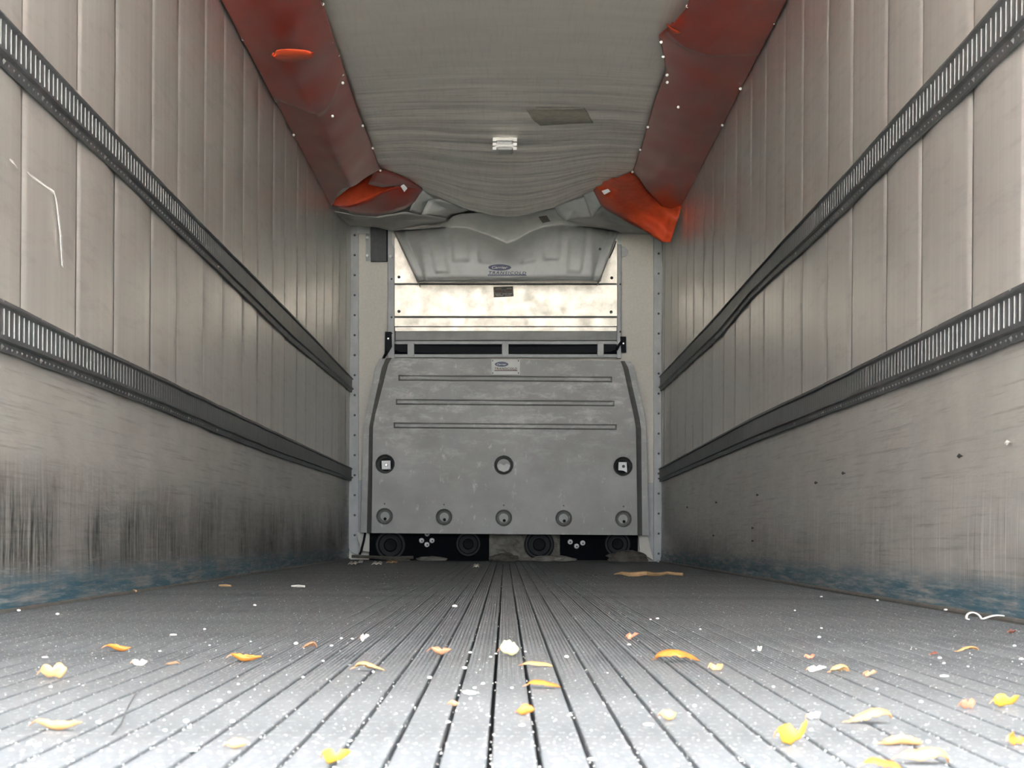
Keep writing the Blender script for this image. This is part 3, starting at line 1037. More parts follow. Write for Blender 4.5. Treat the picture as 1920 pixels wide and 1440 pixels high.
def hood_pt(u, v):
    if v <= 1:
        yb = 527 - 2.0 * u
        yc = lerp_table(CREST, u)
        py = yb + (yc - yb) * v
        xl, xr = hood_outline((527 - py) / (527 - 433))
        px = xl + (xr - xl) * u
        e = min(u, 1 - u)
        Y = 15.22
        # rounded lower lip
        Y += 0.05 * (1 - smooth(v / 0.10))
        # leaning back towards the crest
        Y += 0.30 * max(0, (v - 0.35) / 0.65) ** 2.6
        # bulges either side of the centre valley
        Y += 0.06 * math.exp(-((u - 0.505) / 0.10) ** 2) * smooth((v - 0.3) / 0.6)
        # frame edge, then the inset flank
        if e < 0.035:
            Y += 0.06
        elif e < 0.04 + 0.085 * max(0.08, v):
            q = (e - 0.035) / (0.005 + 0.085 * max(0.08, v))
            Y += (0.05 + 0.13 * v) * (1 - q)
        # pressed steps
        for c_, w_ in ((0.165, 0.030), (0.275, 0.035), (0.40, 0.03), (0.60, 0.03), (0.715, 0.035), (0.835, 0.030)):
            cc = c_ + (0.02 if c_ < 0.5 else -0.02) * (v - 0.6) * 2
            d = abs(u - cc)
            k = 1 - smooth((d - w_) / 0.010)
            Y -= 0.034 * k * smooth((v - (0.12 if abs(c_ - 0.5) > 0.3 else 0.34)) / 0.08) * (1 - smooth((v - 0.88) / 0.1))
        return pt(px, py, Y)
    t_ = v - 1
    yc = lerp_table(CREST, u)
    yt = min(lerp_table(TOPY, u), yc - 1)
    py = yc + (yt - yc) * t_
    xl, xr = hood_outline((527 - min(py, 527)) / (527 - 433))
    if py < 433:
        xl, xr = 741, 1157
    px = xl + (xr - xl) * u
    base = hood_pt(u, 1).y
    Y = base - 0.10 * smooth(t_) - 0.25 * t_ * math.exp(-((u - 0.5) / 0.22) ** 2) + 0.10 * abs(u - 0.505) * t_
    return pt(px, py, Y)


P = []
for i in range(45):
    v = i / 32 if i <= 32 else 1 + (i - 32) / 12
    P.append([hood_pt(j / 110, v) for j in range(111)])
m = MB()
m.grid(P)
m.build('shell', 'hood', hr, smooth_=True, solid=0.006)
m = MB()                                                        # tuck-under of the lower lip back to the wall
m.grid([[hood_pt(j / 40, 0) + Vector((0, d, dz)) for j in range(41)] for d, dz in ((0, 0), (0.02, -0.002), (0.10, 0.012), (0.46, 0.068))])
m.build('lower_lip', 'hood', hr, smooth_=True, solid=0.004)
for s_ in (0, 1):                                               # side cheeks
    m = MB()
    m.grid([[hood_pt(s_, v / 10), hood_pt(s_, v / 10) + Vector((0.012 * (1 if s_ else -1), 0.08, 0)), hood_pt(s_, v / 10) + Vector((0.0, 15.735 - hood_pt(s_, v / 10).y, 0))] for v in range(11)])
    m.build('cheek', 'hood', hr, smooth_=False, solid=0.004)
m = MB()
YL = 15.20
c_ = pt(937, 501.5, YL)
m.lathe(c_, [(21.5 * YL / F, 0.0), (21.5 * YL / F, -0.004), (0.002, -0.004)], 28, 1, 0.27)
em = m.build('logo_oval', 'navy', hr, label='navy blue oval logo')
m = MB()
place_text(m, 'Carrier', 937, 503.6, YL - 0.006, 4.6, 30, 0.3)
m.build('logo_lettering', 'offwhite', em)
m = MB()
place_text(m, 'TRANSICOLD', 951.5, 514.0, YL - 0.002, 5.2, 70, 0.2, 1.25)
m.build('brand_lettering', 'navy', hr)
pbox(914.5, 514.8, 987, 516.6, YL - 0.003, 0.003).build('brand_underline', 'navy', hr)
ppoly([(1010, 406), (1025, 404), (1032, 415), (1018, 418)], lambda x, y: 15.22, 0.006).build('foil_label', 'sign', hr, label='small dark label')
bolt_mb(1125, 467, 15.26, 0.010, 0.006).build('screw', 'dark_grey', hr)

# ------------------------------------------------------------------ hanging plate at the upper left
root = thing('cover_plate', 'dark grey rectangular cover plate bolted to the upper left of the front wall', 'plate', pt(711, 490, YP - 0.04))
pbox(695, 425, 726.5, 490.5, YP - 0.045, 0.03).build('plate', 'dark_grey', root, bevel=0.003)
pbox(724.5, 425, 726.8, 489, YP - 0.048, 0.035).build('edge_strip', 'black', root)
for x, y in ((688.5, 446), (688.5, 479.5)):
    bolt_mb(x, y, YP - 0.020, 0.016, 0.020).build('bolt', 'bolt', root, smooth_=False)
pbox(686, 428, 694, 489, YP - 0.010, 0.008).build('mounting_flange', 'alu_trim', root)
pbox(669, 424, 694, 438, YP - 0.022, 0.020).build('angle_bracket', 'offwhite', root, bevel=0.002)
root = tag(MB_ := ppoly([(1165, 461 + 0), (1172, 463), (1178, 470), (1178, 474), (1173, 480), (1165, 481)], YP - 0.012, 0.010).build('blanking_disc', 'grey_sheet'),
           'half hidden grey blanking disc on the pale panel right of the hood', 'disc')

# ================================================================== RETURN AIR BULKHEAD
YB = 15.46
rb_ = thing('return_air_bulkhead', 'big scuffed grey return air bulkhead panel standing under the refrigeration unit', 'bulkhead', pt(946, 1003, YB))
OUT = [(735, 671), (1163, 677), (1168, 690), (1189, 785), (1192, 805), (1195, 1003.5), (697, 999.5), (700, 800), (704, 778), (728, 684)]
CUPS_M = [(722, 870), (944.5, 872), (1168, 874.5)]
CUPS_L = [(721, 968), (832.5, 969.5), (944.5, 971), (1057, 971.8), (1169, 973)]
o2 = [pt(x, y, YB) for x, y in OUT]
pts2 = [(p.x, p.z) for p in o2]
edges = [(i, (i + 1) % len(pts2)) for i in range(len(pts2))]
holes = []
RC = {}
for (x, y), r in [(c_, 18.0) for c_ in CUPS_M] + [(c_, 15.5) for c_ in CUPS_L]:
    c3 = pt(x, y, YB)
    R = r * YB / F
    holes.append((c3, R))
    b0 = len(pts2)
    for k in range(24):
        a = 2 * PI * k / 24
        pts2.append((c3.x + R * math.cos(a), c3.z + R * math.sin(a)))
    edges += [(b0 + k, b0 + (k + 1) % 24) for k in range(24)]
res = delaunay_2d_cdt([Vector(p) for p in pts2], edges, [], 1, 1e-6)
m = MB()
vv = [(p.x, YB, p.y) for p in res[0]]
ff = []
for f in res[2]:
    cx = sum(vv[i][0] for i in f) / len(f)
    cz = sum(vv[i][2] for i in f) / len(f)
    if any((cx - h.x) ** 2 + (cz - h.z) ** 2 < (R * 0.97) ** 2 for h, R in holes):
        continue
    ff.append(tuple(f))
m.add(vv, ff)
# returned edges at top and bottom
for a, b in ((0, 1), (5, 6)):
    p, q = o2[a], o2[b]
    m.add([p, q, q + Vector((0, 0.16, 0)), p + Vector((0, 0.16, 0))], [(0, 1, 2, 3)])
m.build('face_panel', 'bulkhead', rb_)
for sd in (0, 1):
    if sd == 0:
        inner = [(735, 671), (728, 684), (704, 778), (700, 800), (697, 999.5)]
        step = [(724, 672), (716, 690), (697, 778), (692.5, 800), (688, 999)]
        outer = [(711, 673), (704, 690), (686, 778), (682, 800), (676, 998.5)]
    else:
        inner = [(1163, 677), (1168, 690), (1189, 785), (1192, 805), (1195, 1003.5)]
        step = [(1171, 677), (1178, 690), (1199, 785), (1202, 805), (1204, 1003.5)]
        outer = [(1183, 678), (1189, 692), (1209, 780), (1211, 800), (1217, 1004)]
    m = MB()
    m.grid([[pt(*a, YB), pt(*b, YB + 0.15), pt(*c_, YB + 0.145)] for a, b, c_ in zip(inner, step, outer)])
    m.build('side_flange', 'bulkhead', rb_, solid=0.004)
for (a, b, y, sl) in ((747, 1148, 708.5, 3.0), (742, 1152.5, 753.5, 3.2), (738, 1156.5, 797.5, 3.4)):
    m = MB()
    q = [pt(a, y - 5.5, YB), pt(b, y + sl - 5.5, YB), pt(b, y + sl + 5.5, YB), pt(a, y + 5.5, YB)]
    q2 = [pt(a + 3, y - 2.6, YB - 0.022), pt(b - 3, y + sl - 2.6, YB - 0.022), pt(b - 3, y + sl + 2.6, YB - 0.022), pt(a + 3, y + 2.6, YB - 0.022)]
    m.add(q + q2, [(4, 5, 6, 7), (0, 1, 5, 4), (1, 2, 6, 5), (2, 3, 7, 6), (3, 0, 4, 7)])
    m.build('stiffening_rib', 'bulkhead', rb_)
for i, (c_, r) in enumerate([(c_, 18.0) for c_ in CUPS_M] + [(c_, 15.5) for c_ in CUPS_L]):
    R = r * YB / F
    c3 = pt(*c_, YB)
    dp = 0.13 if i < 3 else 0.06
    m = MB()
    m.lathe(c3, [(R * 1.07, -0.002), (R * 1.05, -0.007), (R * 1.0, -0.007), (R * 0.97, 0.004), (R * (0.86 if i < 3 else 0.80), dp * 0.7), (R * (0.7 if i < 3 else 0.55), dp), (0.004, dp)], 24)
    cup = m.build('recess_cup', 'bulkhead', rb_, smooth_=False)
    if i in (0, 2):
        x, y = c_
        x += (1 if i == 0 else 0)
        q = [(x - 7.5, y - 6), (x + 9, y - 6.5), (x + 9.5, y + 10), (x - 7, y + 10)] if i == 0 else [(x - 8, y - 8), (x + 7, y - 8), (x + 8, y + 12), (x + 1, y + 8), (x - 8.5, y + 7)]
        pp = ppoly(q, YB + 0.02, 0.006).build('hook_plate', 'bolt', cup, label='white plate inside the recess')
        bm_ = bolt_mb(x + 1, y + (2 if i == 0 else 0), YB + 0.015, 0.012, 0.005)
        bm_.build('bolt_head', 'rivet_dark' if i == 2 else 'rivet', cup)
        m = MB()
        m.lathe(c3 + Vector((0, dp - 0.004, 0)), [(R * 0.78, 0), (0.004, -0.001)], 20)
        m.build('dark_bottom', 'black', cup)
    elif i == 1:
        x, y = c_
        m = ppoly([(x - 12, y), (x - 6, y - 3), (x, y + 0.5), (x + 6, y - 3), (x + 12, y), (x + 9, y + 9), (x, y + 13), (x - 9, y + 9)], YB + 0.03, 0.01)
        m.build('cup_insert', 'grey_sheet', cup)
    else:
        bolt_mb(c_[0] + 1, c_[1] + 5, YB + dp - 0.002, 0.012, 0.008).build('screw', 'black', cup)
        bolt_mb(c_[0], c_[1] - 23.5, YB - 0.0, 0.006, 0.005).build('rivet', 'rivet_dark', cup)
np_ = pbox(921, 673.5, 975.5, 702.5, YB - 0.010, 0.009).build('name_plate', 'offwhite', rb_, bevel=0.002, label='small pale name plate')
m = MB()
m.lathe(pt(940.5, 683, YB - 0.010), [(12.8 * YB / F, 0.0), (12.8 * YB / F, -0.004), (0.002, -0.004)], 24, 1, 0.36)
m.build('logo_oval', 'navy', np_)
m = MB()
place_text(m, 'Carrier', 940.5, 684.6, YB - 0.016, 3.2, 18, 0.3)
m.build('logo_lettering', 'offwhite', np_)
m = MB()
place_text(m, 'TRANSICOLD', 948.5, 693.3, YB - 0.012, 4.4, 42, 0.15, 1.1)
pbox(927, 694, 970, 695.4, YB - 0.013, 0.003, m)
m.build('brand_lettering', 'sign_brown', np_)
m = MB()
for x, y in ((924, 676.5), (972, 676.5), (924, 699.5), (972, 699.5)):
    bolt_mb(x, y, YB - 0.010, 0.005, 0.003, m)
m.build('corner_rivets', 'dark_grey', np_, kind='stuff')

# brackets and strap
for q, tail, lab in (([(722, 622), (734, 622), (735, 650), (724, 668), (721, 668)], [(725, 660), (719, 672), (717, 690), (714, 708)],
                      'black steel strap bracket at the left end of the intake slot'),
                     ([(1163, 631), (1174, 631), (1174, 661), (1165, 661)], [(1166, 640), (1160, 648), (1156, 656)],
                      'black steel strap bracket at the right end of the intake slot')):
    root = thing('strap_bracket', lab, 'bracket', pt(q[0][0], q[-1][1], 15.70), 'black brackets beside the intake slot')
    ppoly(q, 15.77, 0.018).build('plate', 'black', root, bevel=0.002)
    m = MB()
    m.tube([pt(x, y, 15.66 if y > 665 else 15.75) for x, y in tail], 0.012, 6)
    m.build('hook', 'black', root, smooth_=True)
    bolt_mb(q[0][0] + 6, q[0][1] + 13, 15.77, 0.009, 0.008).build('bolt', 'rivet', root)
m = MB()
cen = [(730, 640), (737, 649), (748, 653), (770, 654), (820, 655.5), (880, 657), (945, 657.5), (1010, 657), (1070, 656), (1120, 655), (1145, 653), (1158, 648), (1167, 640)]
h_ = [3, 5, 6, 6.5, 6.8, 7, 7, 7, 6.8, 6.5, 6, 5, 3]
P = [[pt(x, y - h, 15.818), pt(x, y + h, 15.818)] for (x, y), h in zip(cen, h_)]
m.grid(P)
o = m.build('black_strap', 'black', None, solid=0.006)
tag(o, 'black webbing strap sagging across the intake slot behind the posts', 'strap')

# ================================================================== BELOW THE BULKHEAD
for (a, b, lab, bolts) in ((692, 917, 'black painted box low on the left, below the grey bulkhead', ((801, 1001), (790.5, 1013.5), (810, 1013.5), (800.5, 1021))),
                           (1050, 1196, 'black painted box low on the right, below the grey bulkhead', ((1069, 1016), (1092.5, 1018), (1081, 1024)))):
    root = thing('machine_box', lab, 'box', pt((a + b) / 2, 1052, 15.72), 'black boxes below the bulkhead')
    m = pbox(a, 980, b, 1051, 15.72, 0.14)
    m.build('box_body', 'void', root, bevel=0.004)
    for x, y in bolts:
        bolt_mb(x, y, 15.715, 0.021, 0.016).build('bolt', 'bolt', root)
        # hex socket
    sm_ = MB()
    for x, y in bolts:
        bolt_mb(x + 0.5, y + 0.5, 15.698, 0.007, 0.002, sm_)
    sm_.build('bolt_sockets', 'dark_grey', root, kind='stuff')
for x, y, r, lab in ((732, 1022, 29, 'round black rubber bumper farthest left below the bulkhead'),
                     (878, 1020, 24, 'round black rubber bumper left of the grey foam'),
                     (1011, 1021, 28, 'round black rubber bumper right of the grey foam'),
                     (1158, 1020, 25, 'round black rubber bumper farthest right below the bulkhead')):
    root = thing('round_bumper', lab, 'bumper', pt(x, y + r, 15.66), 'round bumpers below the bulkhead')
    R = r * 15.66 / F
    c3 = pt(x, y, 15.66)
    m = MB()
    m.lathe(c3, [(R, 0.055), (R, 0.01), (R * 0.93, 0.0), (R * 0.80, 0.0), (R * 0.72, 0.02), (R * 0.5, 0.025), (0.004, 0.025)], 28)
    m.build('ring', 'bumper', root, smooth_=False)
    m = MB()
    m.lathe(c3, [(R * 0.44, 0.028), (R * 0.44, 0.004), (R * 0.36, -0.002), (0.004, 0.006)], 20)
    m.build('hub', 'black', root)


def lump(c_, sx, sy, sz, seed, mat, name, sub=3):
    bm = bmesh.new()
    bmesh.ops.create_icosphere(bm, subdivisions=sub, radius=1.0)
    for v in bm.verts:
        n = 1 + 0.35 * mnoise.noise(v.co * 1.6 + Vector((seed, 0, 0))) + 0.22 * mnoise.noise(v.co * 4 + Vector((0, seed, 0)))
        v.co = Vector((v.co.x * sx * n, v.co.y * sy * n, v.co.z * sz * n))
        v.co += Vector(c_)
    m = MB()
    bm.verts.ensure_lookup_table()
    m.v = [tuple(v.co) for v in bm.verts]
    m.f = [tuple(v.index for v in f.verts) for f in bm.faces]
    bm.free()
    return m


m = MB()
P = []
for i in range(11):
    row = []
    for j in range(25):
        x, y = 917 + 134 * j / 24, 1000 + 50 * i / 10
        p = pt(x, y, 15.775)
        p.y += 0.035 * mnoise.noise((x * 0.09, y * 0.09, 1)) + 0.02 * mnoise.noise((x * 0.3, y * 0.3, 2)) - 0.05 * (i / 10) ** 3
        row.append(p)
    P.append(row)
m.grid(P)
o = m.build('foam_block', 'foam', None, solid=0.01)
tag(o, 'crumbling grey foam block between the bumpers below the bulkhead', 'foam')


def debris(name, lab, cat, px0, px1, py, sz, seed, mat, Y=15.45, sy=0.06):
    c_ = pt((px0 + px1) / 2, py, Y)
    c_.z = sz * 0.55
    o = lump(c_, (px1 - px0) / 2 * Y / F * 0.85, sy, sz, seed, mat, name).build(name, mat)
    tag(o, lab, cat)
    return o


debris('foam_scrap', 'dusty grey foam scrap heaped below the rightmost bumper', 'foam', 1128, 1222, 1052, 0.055, 3, 'debris', 15.55, 0.05)
debris('foam_scrap', 'long grey foam scrap lying right of the middle foam block', 'foam', 985, 1085, 1052, 0.030, 8, 'foam', 15.55, 0.05)
debris('dust_ridge', 'low dark ridge of dust along the foot of the middle foam block', 'dust', 915, 975, 1054, 0.040, 11, 'debris', 15.52, 0.04)
debris('foam_scrap', 'flat grey foam scrap under the left black box', 'foam', 775, 840, 1052, 0.022, 15, 'foam', 15.5, 0.04)
for (pts_, r, lab, mt) in (([(660, 1043), (700, 1045), (740, 1047), (775, 1045)], 0.014, 'long brown broken stick lying below the left black box', 'debris'),
                           ([(700, 1046), (735, 1051), (772, 1053)], 0.008, 'thin brown stick under the longer broken stick', 'debris')):
    m = MB()
    m.tube([Vector((pt(x, y, 15.45).x, (15.45 if r > 0.01 else 15.36) - (y - 1043) * 0.02, 0.03 - (y - 1043) * 0.0025)) for x, y in pts_], r, 6)
    tag(m.build('broken_stick', mt, None), lab, 'stick')
for q, lab, Y in (([(669, 998), (684, 1000), (677, 1026), (672, 1015)], 'pale torn liner scrap hanging beside the left corner trim', 15.72),
                  ([(686, 1000), (693, 1000), (692.5, 1035), (680, 1033)], 'pale upright liner scrap beside the left black box', 15.68)):
    tag(ppoly(q, Y, 0.006).build('liner_scrap', 'paper'), lab, 'scrap')
m = MB()
m.tube([pt(x, y, 15.66) for x, y in ((685, 998), (682, 1014), (677, 1034), (674, 1040))], 0.010, 6)
tag(m.build('drain_hose', 'black', None, smooth_=True), 'thin black drain hose between the two pale liner scraps', 'hose')
ppoly([(1197, 1003), (1214, 1004), (1225, 1050), (1200, 1037)], 15.74, 0.03).build('torn_liner', 'side_panel', front)

for i, (x, y, w_, lab) in enumerate(((661, 1060, 15, 'white paper scrap nearest the left wall at the front corner'), (676, 1057, 8, 'tiny paper scrap beside the corner trim foot'),
                                     (707, 1060, 18, 'pale paper scrap below the broken sticks'), (735, 1057, 20, 'brownish paper scrap right of the pale one'),
                                     (893, 1065, 10, 'lone pale scrap on the floor before the middle of the bulkhead'), (629, 1051, 10, 'pale splinter against the foot of the left wall'))):
    c_ = on_floor(x, y)
    ww = w_ * c_.y / F
    m = MB()
    P = [[Vector((c_.x + (j / 4 - 0.5) * ww, min(c_.y, 15.5) + (k / 2 - 0.5) * 0.12, 0.006 + 0.008 * (j % 2) + 0.006 * k)) for j in range(5)] for k in range(3)]
    m.grid(P)
    tag(m.build('paper_scrap', 'paper' if i != 3 else 'wood', None, solid=0.003), lab, 'scrap')

# ================================================================== THINGS LYING ON THE FLOOR
a, b = on_floor(1152, 1081), on_floor(1280, 1080)
m = MB()
pts_ = [a.lerp(b, k / 9) + Vector((0, 0.04 * math.sin(k * 1.1), 0.012 + 0.004 * math.sin(k * 2))) for k in range(10)]
m.tube(pts_, [0.003, 0.010, 0.015, 0.016, 0.014, 0.013, 0.011, 0.010, 0.010, 0.011], 7, 0.8)
tag(m.build('wood_splinter', 'wood', None), 'long orange-brown wood splinter on the floor before the bulkhead', 'splinter')
for x, y, w_, mt, lab in ((422, 1101, 24, 'wood', 'short brown twig on the floor near the left wall'), (559, 1102, 26, 'paper', 'pale straw piece on the floor beyond the brown twig'),
                          (250, 1111, 14, 'wood', 'tan crumb resting on the trim at the left wall foot')):
    c_ = on_floor(x, y)
    ww = w_ / 2 * c_.y / F
    m = MB()
    m.tube([c_ + Vector((-ww, 0.01, 0.006)), c_ + Vector((0, 0, 0.007)), c_ + Vector((ww, -0.02, 0.006))], [0.003, 0.005, 0.004], 6)
    tag(m.build('twig', mt, None), lab, 'twig')
# curled white plastic strip by the right wall
c_ = on_floor(1826, 1164)
k_ = c_.y / F
m = MB()
P = []
for i in range(25):
    t_ = i / 24
    if t_ < 0.7:
        a = -0.6 + t_ / 0.7 * 4.2
        p = c_ + Vector((14 * k_ * math.cos(PI - a) , 0.02 * math.sin(a), 0.004 + 16 * k_ * max(0, math.sin(a)) * 0.75))
    else:
        u = (t_ - 0.7) / 0.3
        p = c_ + Vector(((12 + 44 * u) * k_, -0.02 + 0.02 * u, 0.005 + 7 * k_ * math.sin(PI * u * 0.7)))
    P.append([p + Vector((0, -0.008, 0)), p + Vector((0, 0.008, 0.0))])
m.grid(P)
tag(m.build('plastic_curl', 'white', None, smooth_=True, solid=0.003), 'curled white plastic strip on the floor by the right wall', 'plastic strip')


def make_leaf(px, py, wpx, mat, lab, style=0, ang=0.0, hpx=None):
    """a dry leaf: pointed blade, folded along its midrib, rolled and bent, then laid down at its real size; its stem is a part"""
    c_ = on_floor(px, py)
    s_ = c_.y / F
    rnd = random.Random(int(px * 7 + py))
    nL, nW = 14, 8
    roll = {0: 1.9, 1: 0.75, 2: 1.5, 3: 0.7}[style] * rnd.uniform(0.85, 1.15)      # half angle of the roll across the blade
    bend = {0: 0.5, 1: -1.3, 2: 0.9, 3: 0.95}[style] * rnd.uniform(0.8, 1.2)        # bend along the blade
    twist = {0: 0.5, 1: 0.35, 2: 0.4, 3: 1.3}[style] * rnd.choice((-1, 1))
    jag = [rnd.uniform(0.66, 1.15) for _ in range(nL + 1)]
    jag2 = [rnd.uniform(0.82, 1.12) for _ in range(nL + 1)]
    P = []
    x_ = z_ = 0.0
    for i in range(nL + 1):
        t_ = i / nL
        th = bend * (t_ - 0.5) * 2 + 0.35 * math.sin(t_ * 6 + px)
        x_ += math.cos(th) / nL
        z_ += math.sin(th) / nL
        wid = 0.30 * math.sin(PI * (t_ * 0.98 + 0.01) ** 0.85) ** 0.8
        if style == 3:
            wid *= 1 - 0.6 * math.exp(-((t_ - 0.5) / 0.13) ** 2)
        tw = twist * (t_ - 0.4)
        row = []
        for j in range(nW + 1):
            q = j / nW * 2 - 1
            w2 = wid * (jag[i] if q > 0 else jag2[i])
            a_ = roll * abs(q)
            yy = math.copysign(math.sin(a_) / max(roll, 0.2) * w2, q)
            up = (1 - math.cos(a_)) / max(roll, 0.2) * w2 + 0.10 * abs(q) * w2
            up *= 1 if style != 1 else -1
            yy2 = yy * math.cos(tw) - up * math.sin(tw)
            zz2 = yy * math.sin(tw) + up * math.cos(tw)
            nz = 0.035 * mnoise.noise((t_ * 5 + px, q * 2.5, py * 0.1))
            row.append(Vector((x_ - zz2 * math.sin(th) * 0.6, yy2 + nz, z_ + zz2 * math.cos(th) + nz)))
        P.append(row)
    R = Matrix.Rotation({0: 0.15, 1: 0.2, 2: 1.0, 3: 0.95}[style] * rnd.choice((-1, 1)), 3, 'X') @ Matrix.Rotation(ang, 3, 'Y')
    P = [[R @ p for p in r] for r in P]
    al = [p for r in P for p in r]
    lo = Vector([min(p[k] for p in al) for k in range(3)])
    hi = Vector([max(p[k] for p in al) for k in range(3)])
    tw_, th_ = wpx * s_, (hpx or wpx * 0.3) * s_
    kx, kz = tw_ / (hi.x - lo.x), th_ / (hi.z - lo.z)
    ky = (kx + kz) / 2 * 0.8
    Q = [[Vector(((p.x - (lo.x + hi.x) / 2) * kx, (p.y - (lo.y + hi.y) / 2) * ky, (p.z - lo.z) * kz + 0.0012)) + c_ for p in r] for r in P]
    m = MB()
    m.grid(Q)
    o = m.build('dry_leaf', LEAF[mat], None, smooth_=True, solid=0.0012, origin=tuple(c_))
    tag(o, lab, 'leaf', 'dry leaves scattered on the floor')
    e0 = Q[0][nW // 2]
    d = Q[0][nW // 2] - Q[3][nW // 2]
    d.z = 0
    d.normalize()
    e1 = e0 + d * tw_ * 0.16
    e1.z = max(0.0012, e0.z * 0.5)
    m = MB()
    m.tube([e0 - d * 0.0008, e0.lerp(e1, 0.5) + Vector((0, 0, th_ * 0.05)), e1], [0.0014, 0.0010, 0.0007], 5)
    m.build('stem', LEAF['brown'], o)
    return o


LEAVES = [
    (222, 1222, 48, 'orange', 'orange curled leaf with a dark left tip, left part of the floor', 0, 0.1, 14),
    (100, 1274, 48, 'tan', 'tan three-pointed leaf standing upright at the far left of the floor', 3, 0.0, 30),
    (462, 1241, 58, 'orange', 'long thin orange leaf curled at its right end', 0, 0.15, 15),
    (582, 1216, 24, 'brown', 'small brown leaf right of the long thin orange one', 1, 0.0, 12),
    (684, 1203, 16, 'white', 'tiny cream pointed husk before the small brown leaf', 3, 0, 14),
    (826, 1229, 40, 'brown', 'brown-tan leaf with a dark upturned right end', 0, 0.05, 15),
    (693, 1259, 56, 'tan', 'tan leaf arched like a tent with a hooked tip', 1, 0.0, 17),
    (955, 1231, 36, 'pale', 'pale yellow rounded leaf standing in the middle of the floor', 2, 0.1, 31),
    (1008, 1251, 56, 'peach', 'flat tan strip of leaf just right of the pale yellow one', 1, 0.0, 9),
    (1020, 1291, 62, 'orange', 'orange strip of leaf lying nearer than the flat tan one', 1, 0.0, 14),
    (986, 1342, 32, 'orange', 'small square orange leaf lying by a dark groove', 2, 0.0, 22),
    (1186, 1200, 22, 'red', 'small reddish brown leaf before the bulkhead right of centre', 3, 0.0, 13),
    (1270, 1241, 82, 'orange', 'largest bright orange leaf with a drooping right tip', 1, -0.1, 21),
    (1342, 1258, 26, 'tan', 'small tan leaf close behind the right tip of the largest orange leaf', 3, 0.0, 14),
    (1253, 1352, 30, 'tan', 'small tan leaf rolled into a ring on a groove', 2, 0.0, 20),
    (1518, 1236, 18, 'red', 'tiny reddish leaf behind the white papery husk', 3, 0.0, 9),
    (1532, 1261, 34, 'white', 'white papery husk left of a tan leaf', 3, 0.0, 12),
    (1574, 1262, 36, 'tan', 'tan humped leaf right of the white husk', 1, -0.1, 15),
    (1632, 1270, 24, 'brown', 'brown crumpled leaf right of the tan humped one', 3, 0.0, 13),
    (1815, 1223, 40, 'peach', 'orange-tan leaf strip near the right wall', 1, -0.15, 10),
    (1486, 1399, 56, 'yellow', 'yellow-orange two-winged leaf standing upright, with a brown foot', 3, -0.2, 48),
    (1632, 1357, 80, 'peach', 'pale peach leaf with a pinkish left lobe, arched', 1, -0.15, 27),
    (1690, 1398, 76, 'peach', 'pale peach oblong leaf with a dark crease, right of the upright yellow one', 0, 0.05, 22),
    (1655, 1444, 70, 'orange', 'pale orange leaf cut off by the bottom edge, left one of two', 1, 0.1, 20),
    (1732, 1433, 92, 'peach', 'broad peach leaf near the bottom edge, right one of two', 1, 0.1, 28),
    (1887, 1328, 48, 'yellow', 'yellow leaf by the right edge', 3, -0.2, 26),
    (1815, 1331, 30, 'red', 'pinkish leaf with upturned edges left of the yellow one', 3, 0.0, 20),
    (1906, 1398, 36, 'orange', 'orange-pink leaf cut off by the right edge', 3, 0.2, 24),
    (632, 1436, 54, 'yellow', 'bright yellow leaf nearest the bottom edge left of centre', 3, 0.1, 30),
    (445, 1405, 40, 'tan', 'tan-yellow leaf curled like a cup, left of the bright yellow one', 2, 0.0, 20),
    (110, 1370, 86, 'peach', 'long pale tan rolled leaf at the lower left', 0, 0.08, 20),
    (262, 1249, 28, 'white', 'white papery scrap of leaf beyond the long rolled leaf', 3, 0.1, 12),
    (850, 1325, 18, 'brown', 'tiny brown leaf bit on a groove left of the square orange leaf', 2, 0.0, 11),
    (325, 1247, 22, 'brown', 'thin brown leaf sliver right of the white papery scrap', 1, 0.0, 5),
    (1898, 1189, 14, 'dark', 'tiny dark red leaf bit close to the right wall', 3, 0.0, 10),
    (1751, 1229, 14, 'dark', 'tiny dark leaf bit left of the orange-tan strip', 1, 0.0, 6),
    (1424, 1222, 8, 'white', 'tiny cream husk far behind the white papery one', 3, 0.0, 10),
    (1525, 1350, 24, 'white', 'white curled husk behind the upright yellow leaf', 3, -0.2, 14),
]
for L in LEAVES:
    make_leaf(*L)

